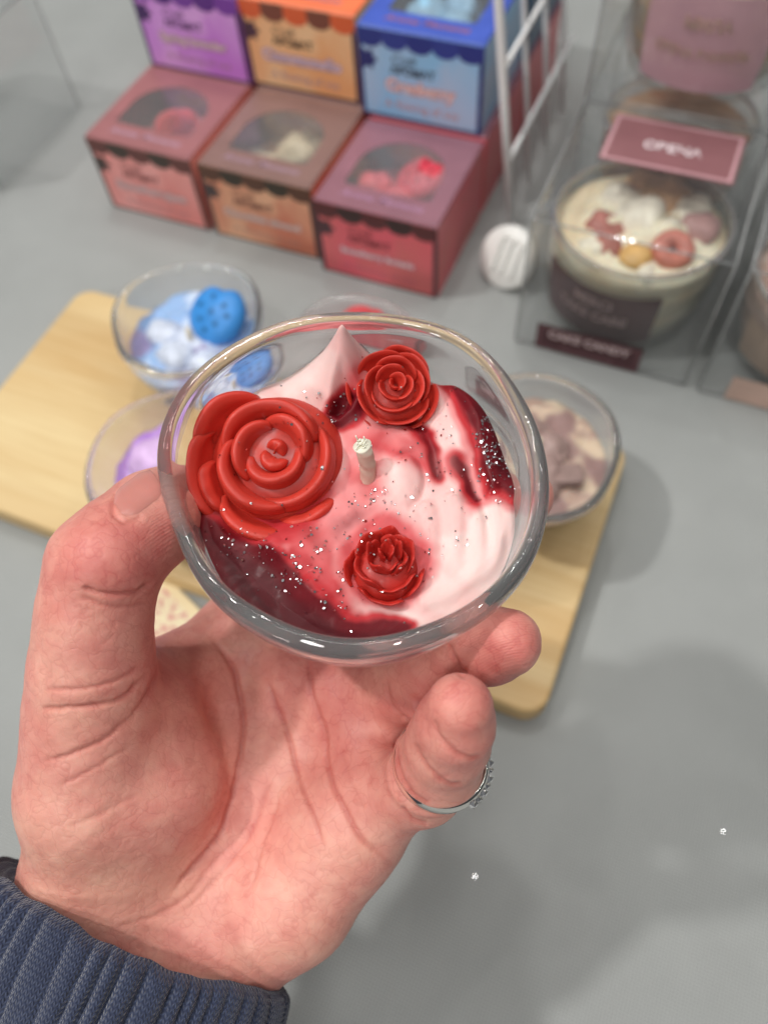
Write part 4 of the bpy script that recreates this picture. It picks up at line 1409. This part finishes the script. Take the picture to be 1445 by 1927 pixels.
def surface_nets(g, lo, h):
    ins = g < 0
    nx_, ny_, nz_ = g.shape
    c = [(i, j, k) for i in (0, 1) for j in (0, 1) for k in (0, 1)]
    sub = lambda A, o: A[o[0]:nx_ - 1 + o[0], o[1]:ny_ - 1 + o[1], o[2]:nz_ - 1 + o[2]]
    cnt = sum(sub(ins, o).astype(np.int8) for o in c)
    act = (cnt > 0) & (cnt < 8)
    idx = np.full(act.shape, -1, np.int64)
    I = np.argwhere(act); idx[act] = np.arange(len(I))
    acc = np.zeros((len(I), 3)); num = np.zeros(len(I))
    val = {o: g[I[:, 0] + o[0], I[:, 1] + o[1], I[:, 2] + o[2]] for o in c}
    for a in c:
        for ax in range(3):
            if a[ax]: continue
            b = list(a); b[ax] = 1; b = tuple(b)
            va, vb = val[a], val[b]
            m = (va < 0) != (vb < 0)
            t = np.where(m, va / np.where(m, va - vb, 1), 0)
            p = np.tile(np.array(a, float), (len(I), 1)); p[:, ax] += t
            acc[m] += p[m]; num[m] += 1
    V = (I + acc / num[:, None]) * h + lo
    Fs = []
    for ax in range(3):
        o1, o2 = (ax + 1) % 3, (ax + 2) % 3
        sl0 = [slice(None)] * 3; sl1 = [slice(None)] * 3
        sl0[ax] = slice(0, -1); sl1[ax] = slice(1, None)
        a, b = ins[tuple(sl0)], ins[tuple(sl1)]
        E_ = np.argwhere(a != b)
        ok = (E_[:, o1] > 0) & (E_[:, o2] > 0) & (E_[:, o1] < g.shape[o1] - 1) & (E_[:, o2] < g.shape[o2] - 1)
        E_ = E_[ok]
        def at(d1, d2):
            q = E_.copy(); q[:, o1] -= d1; q[:, o2] -= d2
            return idx[q[:, 0], q[:, 1], q[:, 2]]
        Q = np.stack([at(1, 1), at(0, 1), at(0, 0), at(1, 0)], 1)
        flip = ~a[E_[:, 0], E_[:, 1], E_[:, 2]]
        Q[flip] = Q[flip][:, ::-1]
        Fs.append(Q)
    Fs = np.concatenate(Fs)
    return V, Fs[(Fs >= 0).all(1)]


fld = Field((-0.115, -0.165, -0.245), (0.050, 0.012, -0.105), 0.0008)
# wrist and forearm
for a, b in (((20, 2000, .168, 88), (145, 1660, .175, 94)), ((130, 2080, .170, 98), (250, 1715, .180, 110)), ((250, 2120, .172, 98), (345, 1770, .181, 106)), ((340, 2170, .174, 84), (428, 1800, .180, 90))):
    fld.cone(a, b, .010)
# palm
K1 = .009
fld.chain([(158, 1660, .174, 98), (178, 1480, .168, 122), (176, 1340, .162, 106), (176, 1240, .156, 101)], K1)           # ball of the thumb, left part
fld.chain([(230, 1640, .178, 115), (300, 1470, .175, 108), (300, 1350, .174, 72)], K1)                                    # thenar bulge
fld.chain([(250, 1715, .181, 112), (430, 1400, .198, 108), (478, 1205, .202, 88)], K1)
fld.chain([(310, 1740, .184, 110), (520, 1420, .198, 106), (605, 1235, .199, 92)], K1)
fld.chain([(350, 1775, .182, 108), (590, 1460, .193, 100), (700, 1310, .188, 84)], K1)
fld.chain([(425, 1790, .179, 92), (550, 1690, .178, 102), (655, 1560, .176, 94), (722, 1500, .172, 78)], K1)           # heel of the hand
fld.chain([(215, 1300, .171, 70), (330, 1265, .188, 54), (450, 1205, .202, 76)], .010)                                     # web
# pads under the fingers
fld.cone((680, 1380, .178, 54), (712, 1450, .173, 50), .008)
fld.cone((560, 1270, .190, 58), (640, 1290, .184, 54), .008)
# thumb
fld.chain([(175, 1240, .156, 103), (180, 1150, .152, 95), (198, 1062, .150, 100)], .005)
fld.chain([(198, 1062, .150, 102), (232, 1020, .153, 87), (290, 975, .160, 86), (322, 950, .165, 76)], .003)
fld.cone((212, 1050, .1455, 74), (285, 992, .154, 76), .004)
# index and middle finger under and behind the cup
fld.chain([(478, 1205, .202, 88), (560, 1060, .218, 68), (660, 985, .216, 62), (735, 950, .208, 54)], .006)
fld.chain([(605, 1235, .200, 88), (760, 1130, .208, 68), (905, 1010, .194, 62), (990, 935, .180, 53)], .006)
# ring finger
fld.chain([(700, 1310, .186, 84), (790, 1272, .170, 82), (818, 1250, .164, 79)], .004)
fld.chain([(818, 1250, .164, 77), (868, 1226, .157, 71)], .002)
fld.chain([(868, 1226, .157, 71), (918, 1214, .150, 75), (955, 1208, .146, 65)], .0015)
# little finger, pointing at the viewer
fld.chain([(722, 1500, .172, 78), (795, 1474, .161, 74), (826, 1434, .151, 78)], .003)
fld.chain([(826, 1434, .151, 78), (844, 1396, .1435, 78)], .002)
fld.chain([(842, 1398, .1435, 79), (856, 1362, .1375, 76), (864, 1330, .1335, 66)], .0015)
HVt, HF = surface_nets(fld.g, fld.lo, fld.h)


def laplacian(V, Fq, n, w=0.5):
    E_ = np.concatenate([Fq[:, [0, 1]], Fq[:, [1, 2]], Fq[:, [2, 3]], Fq[:, [3, 0]]])
    deg = np.bincount(E_.ravel(), minlength=len(V))[:, None]
    for _ in range(n):
        S_ = np.stack([np.bincount(E_[:, 0], V[E_[:, 1], k], len(V)) + np.bincount(E_[:, 1], V[E_[:, 0], k], len(V)) for k in range(3)], 1)
        V = V + w * (S_ / np.maximum(deg, 1) - V)
    return V


HVt = laplacian(HVt, HF, 6)
# keep what lies outside the sleeve (the arm end is hidden inside it)
me = bpy.data.meshes.new('tmp_hand'); me.from_pydata(HVt.tolist(), [], HF.tolist())
to = bpy.data.objects.new('tmp_hand', me); COL.objects.link(to)
sm = to.modifiers.new('s', 'SUBSURF'); sm.levels = 1
me2 = bpy.data.meshes.new_from_object(to.evaluated_get(bpy.context.evaluated_depsgraph_get()))
bpy.data.objects.remove(to)
nv = len(me2.vertices)
HVt = np.zeros(nv * 3); me2.vertices.foreach_get('co', HVt); HVt = HVt.reshape(-1, 3)
NR = np.zeros(nv * 3); me2.vertex_normals.foreach_get('vector', NR); NR = NR.reshape(-1, 3)
HF = np.array([p.vertices[:] for p in me2.polygons])
if (HVt * NR).sum() < 0 and False: NR = -NR
hp = np.stack([722.5 + F * HVt[:, 0] / -HVt[:, 2], 963.5 - F * HVt[:, 1] / -HVt[:, 2]], 1)
face = -(NR * HVt).sum(1) / np.linalg.norm(HVt, axis=1)          # 1 where the skin faces the viewer side
dep = -HVt[:, 2]
front = smoothstep(-.05, .25, face)

# creases: (line in photo pixels, half width px, depth mm, depth range)
CRE = [
    ([(387, 1188), (432, 1244), (454, 1310), (457, 1376), (443, 1476), (426, 1542), (398, 1592), (354, 1642), (310, 1697)], 6, .75, (.13, .25)),
    ([(498, 1270), (515, 1320), (531, 1354), (553, 1421), (570, 1487), (592, 1548), (609, 1603)], 5, .55, (.13, .25)),
    ([(581, 1230), (583, 1270), (587, 1310), (609, 1376), (620, 1460), (648, 1526), (686, 1581), (753, 1637)], 6, .75, (.13, .25)),
    ([(515, 1465), (498, 1504), (465, 1576), (398, 1664), (332, 1736)], 5, .28, (.13, .25)),
    ([(531, 1487), (510, 1550), (487, 1609), (470, 1686)], 5, .25, (.13, .25)),
    ([(420, 1600), (360, 1680), (300, 1720), (220, 1745)], 6, .3, (.13, .25)),
    ([(155, 1105), (183, 1116), (221, 1119), (260, 1111), (290, 1096)], 5, .8, (.12, .2)),
    ([(150, 1122), (195, 1138), (240, 1140), (285, 1128)], 5, .35, (.12, .2)),
    ([(72, 1334), (120, 1334), (166, 1329), (233, 1312), (284, 1262)], 6, .7, (.12, .2)),
    ([(80, 1300), (150, 1296), (220, 1280), (270, 1250)], 5, .35, (.12, .2)),
    ([(72, 1434), (155, 1412), (221, 1373), (277, 1310), (304, 1240)], 6, .45, (.12, .21)),
    ([(110, 1480), (190, 1440), (250, 1400)], 5, .2, (.12, .21)),
    ([(120, 1560), (200, 1530), (270, 1490)], 5, .15, (.12, .21)),
    ([(756, 1514), (771, 1538), (786, 1548), (806, 1550)], 5, .5, (.12, .2)),
    ([(812, 1350), (823, 1383), (847, 1411), (880, 1426), (908, 1420)], 5, .55, (.12, .155)),
    ([(783, 1395), (792, 1429), (814, 1456), (847, 1476), (874, 1472)], 5, .55, (.12, .165)),
    ([(842, 1205), (850, 1236), (862, 1258), (880, 1275)], 6, .7, (.13, .175)),
    ([(724, 1276), (730, 1310), (745, 1338), (768, 1356)], 5, .5, (.13, .2)),
    ([(745, 1389), (747, 1420), (757, 1462), (780, 1496), (812, 1516)], 5, .5, (.12, .175)),
    ([(640, 1400), (660, 1470), (690, 1530)], 5, .15, (.13, .25)),
    ([(218, 925), (212, 950), (216, 972), (240, 985), (275, 970)], 4, .5, (.13, .18)),
]
disp = np.zeros(nv); crease = np.zeros(nv)
for ln, w, dp, (d0, d1) in CRE:
    L = spline(ln, 40)
    L = L + 2.0 * np.stack([vnoise(L * .05, 3), vnoise(L * .05, 4)], 1)
    d, t = seg_dist(hp, L)
    m = (dep > d0) & (dep < d1)
    e = smoothstep(0, .12, t) * smoothstep(1, .85, t)
    disp -= m * front * e * dp * .00068 * (np.exp(-(d / (w * .8)) ** 2) + .35 * np.exp(-(d / (w * 2.6)) ** 2))
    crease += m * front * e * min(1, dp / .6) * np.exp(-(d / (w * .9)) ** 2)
# folds and unevenness of the skin
W3 = HVt * 1000
disp += 0.00012 * vnoise(W3 * 0.16, 12, 3) + 0.00003 * vnoise(W3 * 0.9, 13, 3)
thenar = np.exp(-(((hp[:, 0] - 190) / 130) ** 2 + ((hp[:, 1] - 1480) / 190) ** 2))
ca_, sa_ = math.cos(.55), math.sin(.55)
lv = hp[:, 0] * sa_ + hp[:, 1] * ca_
disp += front * thenar * 0.00007 * np.sin(lv * .16 + 2.5 * vnoise(hp * .012, 15, 3)) * smoothstep(-.3, .6, vnoise(hp * .015, 16, 2))
HVt = HVt + NR * disp[:, None]


def blob2(x, y, sx, sy=None):
    return np.exp(-(((hp[:, 0] - x) / sx) ** 2 + ((hp[:, 1] - y) / (sy or sx)) ** 2))


red = (0.6 * blob2(190, 1110, 95, 90) + .5 * blob2(240, 1010, 120, 60) + 1.15 * blob2(950, 1210, 80) + 1.15 * blob2(866, 1330, 80) + .8 * blob2(250, 1040, 90, 70) + .55 * blob2(610, 1330, 150, 120) + .6 * blob2(760, 1300, 60, 80)  # flushed skin; the thumb terms also put its dimmer light into the colour
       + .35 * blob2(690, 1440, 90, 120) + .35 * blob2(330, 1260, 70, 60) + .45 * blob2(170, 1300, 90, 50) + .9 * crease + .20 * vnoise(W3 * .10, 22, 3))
red += .35 * smoothstep(.6, 1, blob2(175, 1602, 26, 20)) * 0 + .5 * blob2(176, 1612, 7, 5)
pale = (.75 * blob2(130, 1640, 170, 110) + .5 * blob2(560, 1760, 170, 110) + .3 * blob2(90, 1480, 80, 220) + .28 * vnoise(W3 * .16, 23, 3))
ridge = np.clip(blob2(952, 1205, 62) + blob2(864, 1325, 62, 52) + blob2(330, 1000, 60, 60), 0, 1)
WV = HVt @ CR.T + CC
RC = K(829, 1436, .1545)
axv = K(861, 1338, .135) - K(806, 1466, .160); axv /= np.linalg.norm(axv)
e1 = np.cross(axv, CR @ np.array([0, 0, 1.])); e1 /= np.linalg.norm(e1); e2 = np.cross(axv, e1)
RR = 82 * .1545 / F
# the flesh is pressed in a little under the ring
rel = WV - RC
zz_ = rel @ axv; uu, vv_ = rel @ e1, rel @ e2
ra_ = np.hypot(uu, vv_)
near = smoothstep(1.65, 1.4, ra_ / RR) * (ra_ > .5 * RR)
over_ = np.maximum(ra_ - (RR - .0004), 0) * near * np.exp(-(zz_ / .0019) ** 2)
bulge = .00035 * near * (np.exp(-((np.abs(zz_) - .0036) / .0014) ** 2))
k_ = (bulge - over_) / np.maximum(ra_, 1e-6)
WV = WV + e1 * (uu * k_)[:, None] + e2 * (vv_ * k_)[:, None]
hand = mesh('person', WV, HF, Mat('skin').m, None, True, col={'red': np.clip(red, 0, 1), 'pale': np.clip(pale, 0, 1), 'ridge': ridge, 'crease': np.clip(crease, 0, 1)})
tag(hand, "person's bare left hand, palm up, ring on the little finger, holding the glass candle", 'person')
bpy.data.meshes.remove(me2)
sk = hand.data.materials[0]
ms = Mat.__new__(Mat); ms.m = sk; ms.N, ms.L = sk.node_tree.nodes, sk.node_tree.links; ms.b = ms.N['Principled BSDF']; ms.out = ms.N['Material Output']
ms.set(Roughness=.46, Subsurface_Weight=.22, Subsurface_Radius=(1.0, .36, .22), Subsurface_Scale=.0022, Specular_IOR_Level=.42)
v = ms.coord()
n1 = ms.noise(v, 75, 3, .55); n2 = ms.noise(v, 260, 3, .6)
c = ms.mix(ms.attr('red', False), S(230, 157, 150), S(194, 82, 92))
c = ms.mix(ms.math('MULTIPLY', ms.attr('pale', False), .8), c, S(224, 176, 156))
c = ms.mix(.36, c, ms.ramp(n1, [(.3, S(190, 104, 94)), (.7, S(236, 190, 168))]))
c = ms.mix(.18, c, ms.ramp(n2, [(.3, S(178, 98, 88)), (.7, S(240, 196, 176))]))
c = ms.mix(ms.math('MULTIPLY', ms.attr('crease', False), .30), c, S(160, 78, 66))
ms.base(c)
# network of fine lines and blood flecks
vl = ms.node('ShaderNodeTexVoronoi', feature='DISTANCE_TO_EDGE'); vl.inputs['Scale'].default_value = 230
dn = ms.node('ShaderNodeTexNoise'); dn.inputs['Scale'].default_value = 160
ms.link(v, dn.inputs['Vector'])
dm = ms.node('ShaderNodeMix', data_type='VECTOR'); dm.inputs[0].default_value = .012
ms.link(ms.coord(scale=(1.0, 1.0, .55)), dm.inputs[4]); ms.link(dn.outputs['Color'], dm.inputs[5]); ms.link(dm.outputs[1], vl.inputs['Vector'])
fine = ms.math('MINIMUM', ms.math('MULTIPLY', vl.outputs['Distance'], 9.0), 1.0)
spk = ms.noise(v, 130, 2, .5)
c = ms.mix(.22, c, ms.ramp(spk, [(.38, S(196, 96, 90)), (.52, S(222, 150, 134)), (.66, S(240, 196, 174))]), 'SOFT_LIGHT')
c = ms.mix(.16, c, ms.ramp(fine, [(0, S(170, 90, 80)), (.5, S(226, 166, 148))]))
ms.base(c)
vo = ms.node('ShaderNodeTexVoronoi', feature='DISTANCE_TO_EDGE'); vo.inputs['Scale'].default_value = 900
ms.link(ms.coord(scale=(1, 1, .6)), vo.inputs['Vector'])
b0 = ms.bump(fine, .07, .0005)
b1 = ms.bump(ms.math('MINIMUM', vo.outputs['Distance'], .12), .16, .0008, b0)
b2 = ms.bump(ms.noise(v, 700, 4, .6), .15, .0005, b1)
wr = ms.node('ShaderNodeTexWave', wave_type='RINGS', rings_direction='SPHERICAL'); wr.inputs['Scale'].default_value = 660; wr.inputs['Distortion'].default_value = 1.6
wr.inputs['Detail Scale'].default_value = .35
mp = ms.node('ShaderNodeMapping'); tcn = ms.node('ShaderNodeTexCoord')
ctr_ = CR @ CP(1040, 1560, .13) + CC
mp.inputs['Location'].default_value = tuple(-ctr_)
ms.link(tcn.outputs['Object'], mp.inputs[0]); ms.link(mp.outputs[0], wr.inputs['Vector'])
b3 = ms.bump(ms.math('MULTIPLY', wr.outputs['Fac'], ms.attr('ridge', False)), .22, .00018, b2)

# thumb nail: a curved plate laid on the skin
bpy.context.view_layer.update(); dg = bpy.context.evaluated_depsgraph_get()
htree = bvh_world([hand])
NAX0, NAX1 = np.array([222, 958]), np.array([296, 902])
dirn = (NAX1 - NAX0) / np.linalg.norm(NAX1 - NAX0); per = np.array([dirn[1], -dirn[0]])
rows, ok = [], True
nu, nvv = 16, 14
for i in range(nu):
    for j in range(nvv):
        s, t = i / (nu - 1), j / (nvv - 1) * 2 - 1
        w = 30 * (1 - 0.55 * max(0, .35 - s) ** 2 / .1225 - .25 * max(0, s - .8) / .2)
        q = NAX0 + (NAX1 - NAX0) * s + per * t * w
        P, Nn = ray_px(htree, *q)
        rows.append((P, Nn))
good = [r[0] is not None and abs(tocam(r[0])[2]) < .175 for r in rows]
if sum(good) > nu * nvv * .6:
    ref = np.mean([r[1] for r, g_ in zip(rows, good) if g_], 0); ref /= np.linalg.norm(ref)
    NV = [r[0] + ref * (.00035 - .0003 * (abs((k % nvv) / (nvv - 1) * 2 - 1) ** 4)) if g_ else None for k, (r, g_) in enumerate(zip(rows, good))]
    Fc = [f for f in grid_faces(nu, nvv) if all(NV[i] is not None for i in f)]
    NV = [p if p is not None else np.zeros(3) for p in NV]
    used = sorted({i for f in Fc for i in f}); rm = {o: i for i, o in enumerate(used)}
    nail = mesh('thumb_nail', [NV[i] for i in used], [tuple(rm[i] for i in f) for f in Fc], Mat('nail').set(Base_Color=S(208, 138, 128), Roughness=.24, Subsurface_Weight=.2, Subsurface_Scale=.001).m, hand)

# ------------------------------------------------------------------ ring on the little finger
ring = empty('ring', M=mat4(np.stack([e1, e2, axv], 1), RC))
tag(ring, 'slim silver ring with a row of small stones on the little finger', 'ring')
n = 96
RA = np.full(n, RR + .00015)
V = []
for k in range(n):
    a = 2 * math.pi * k / n
    for q in range(10):
        p = 2 * math.pi * q / 10
        V.append(((RA[k] + .0009 * math.cos(p)) * math.cos(a), (RA[k] + .0009 * math.cos(p)) * math.sin(a), .0023 * math.sin(p)))
mesh('band', V, grid_faces(n, 10, True, True), SILVER, ring)
sid = math.atan2((CR @ np.array([.85, -.45, -.15])) @ e2, (CR @ np.array([.85, -.45, -.15])) @ e1)
for k in range(9):
    a = sid + (k - 4) * .16
    c0 = np.array([math.cos(a), math.sin(a), 0])
    P = c0 * (RA[int(round(a / (2 * math.pi) * n)) % n] + .0009)
    o = bpy.data.meshes.new('stone')
    bm = bmesh.new(); bmesh.ops.create_icosphere(bm, subdivisions=1, radius=.0008 if k % 2 else .0011); bm.to_mesh(o); bm.free()
    o.materials.append(STONE)
    ob = bpy.data.objects.new('stone', o); COL.objects.link(ob); ob.parent = ring; ob.location = P + np.array([0, 0, .0003 * (-1) ** k])
    for sgn in (-1, 1):
        MB().tube([P * .98 + np.array([0, 0, sgn * .0009]), P * 1.02 + np.array([0, 0, sgn * .0012]), P * 1.07 + np.array([0, 0, sgn * .0008])], .0002, 6).build('claw', DARK_SILVER, ring, True)

# ------------------------------------------------------------------ knitted cuff of the sleeve
A0 = CP(268, 1740, .180)
axd = CP(72, 2150, .164) - A0; axd /= np.linalg.norm(axd)
side = CP(556, 1880, .180) - A0; side -= axd * (side @ axd); side /= np.linalg.norm(side)
nrm = np.cross(side, axd); nrm = nrm if nrm[2] > 0 else -nrm
nph, nl = 720, 210
L_ = .092
phs = np.linspace(0, 2 * math.pi, nph, endpoint=False)
PH, TL = np.meshgrid(phs, np.linspace(-.008, L_, nl), indexing='xy')
seam = .0245
ripx = 33 * PH / 1.0
cell = (PH / (2 * math.pi) * 56 + .40 * vnoise(np.stack([np.cos(PH) * 2, np.sin(PH) * 2, TL * 60], -1), 61, 2) + 1.3 * vnoise(np.stack([np.cos(PH) * 4, np.sin(PH) * 4], -1), 62, 2))
cellb = (PH / (2 * math.pi) * 58 + .3 * vnoise(np.stack([np.cos(PH) * 3, np.sin(PH) * 3, TL * 50], -1), 63, 2))
rib = np.abs(np.sin(cell * math.pi)) ** .45 - .6
ribb = np.abs(np.sin(cellb * math.pi)) ** .6 - .6
mixs = smoothstep(seam - .0015, seam + .0015, TL)
depthvar = 1 + .75 * vnoise(np.stack([np.cos(PH) * 5, np.sin(PH) * 5], -1), 64, 2)
ripple = (rib * (1 - mixs) * .0022 + ribb * mixs * .0020) * depthvar
puff = .0017 * np.sin(np.clip(TL / seam, 0, 1) * math.pi) - .0024 * np.exp(-((TL - seam) / .0011) ** 2) + .0035 * smoothstep(seam, seam + .02, TL)
fold = -.010 * smoothstep(.0005, -.006, TL) - .0016 * np.exp(-((TL - 0) / .0012) ** 2)
wob = .0008 * vnoise(np.stack([np.cos(PH) * 2, np.sin(PH) * 2, TL * 40], -1), 66, 2)
rad = puff + ripple * smoothstep(-.001, .003, TL) + fold + wob
TLs = np.where(TL < 0, -TL * .6, TL) + .0010 * vnoise(np.stack([np.cos(PH) * 6, np.sin(PH) * 6], -1), 68, 2) * smoothstep(.02, 0, TL)
ea, eb = .0372, .0295
Pc = (A0 + axd * TLs[..., None] + side * ((ea + rad) * np.cos(PH))[..., None] + nrm * ((eb + rad) * np.sin(PH))[..., None])
WV = Pc.reshape(-1, 3) @ CR.T + CC
uv = np.stack([PH / (2 * math.pi) * .21, TL], -1).reshape(-1, 2)
Fc = grid_faces(nl, nph, False, True)
wrap = np.array(Fc)
mk = Mat('navy_jersey').set(Roughness=.92, Specular_IOR_Level=.15, Sheen_Weight=.35, Sheen_Roughness=.5)
tc = mk.node('ShaderNodeUVMap')
sx = mk.node('ShaderNodeSeparateXYZ'); mk.link(tc.outputs[0], sx.inputs[0])
U_, V_ = mk.math('MULTIPLY', sx.outputs[0], 1150.0), mk.math('MULTIPLY', sx.outputs[1], 1000.0)
fu = mk.math('PINGPONG', U_, .5)                                    # half stitch
vv = mk.math('ADD', V_, mk.math('MULTIPLY', fu, 1.4))               # V-shaped loops
st1 = mk.math('SINE', mk.math('MULTIPLY', vv, 6.283))
col_ = mk.math('SINE', mk.math('MULTIPLY', fu, 6.283))
hgt = mk.math('ADD', mk.math('MULTIPLY', st1, .5), mk.math('MULTIPLY', col_, .6))
nz = mk.noise(mk.coord(), 800, 3)
c = mk.ramp(mk.math('ADD', mk.math('MULTIPLY', hgt, .25), mk.math('ADD', mk.math('MULTIPLY', nz, .5), .2)), [(.15, S(30, 35, 52)), (.55, S(49, 57, 81)), (.9, S(80, 89, 112))])
fl = mk.noise(mk.coord(), 330, 1)
c = mk.mix(mk.math('MULTIPLY', mk.math('GREATER_THAN', fl, .80), .6), c, S(170, 176, 190))
mk.base(c)
mk.bump(hgt, .55, .0006)
sl = mesh('sleeve', WV, Fc, mk.m, hand, True)
# seam-safe uv per face corner
lay = sl.data.uv_layers.new(name='UVMap')
vi = np.zeros(len(sl.data.loops), np.int32); sl.data.loops.foreach_get('vertex_index', vi)
lu = uv[vi].copy()
q4 = lu.reshape(-1, 4, 2)
wrapf = (q4[:, :, 0].max(1) - q4[:, :, 0].min(1)) > .1
q4[wrapf, :, 0] = np.where(q4[wrapf, :, 0] < .1, q4[wrapf, :, 0] + .21, q4[wrapf, :, 0])
lay.data.foreach_set('uv', q4.ravel().astype(np.float32))
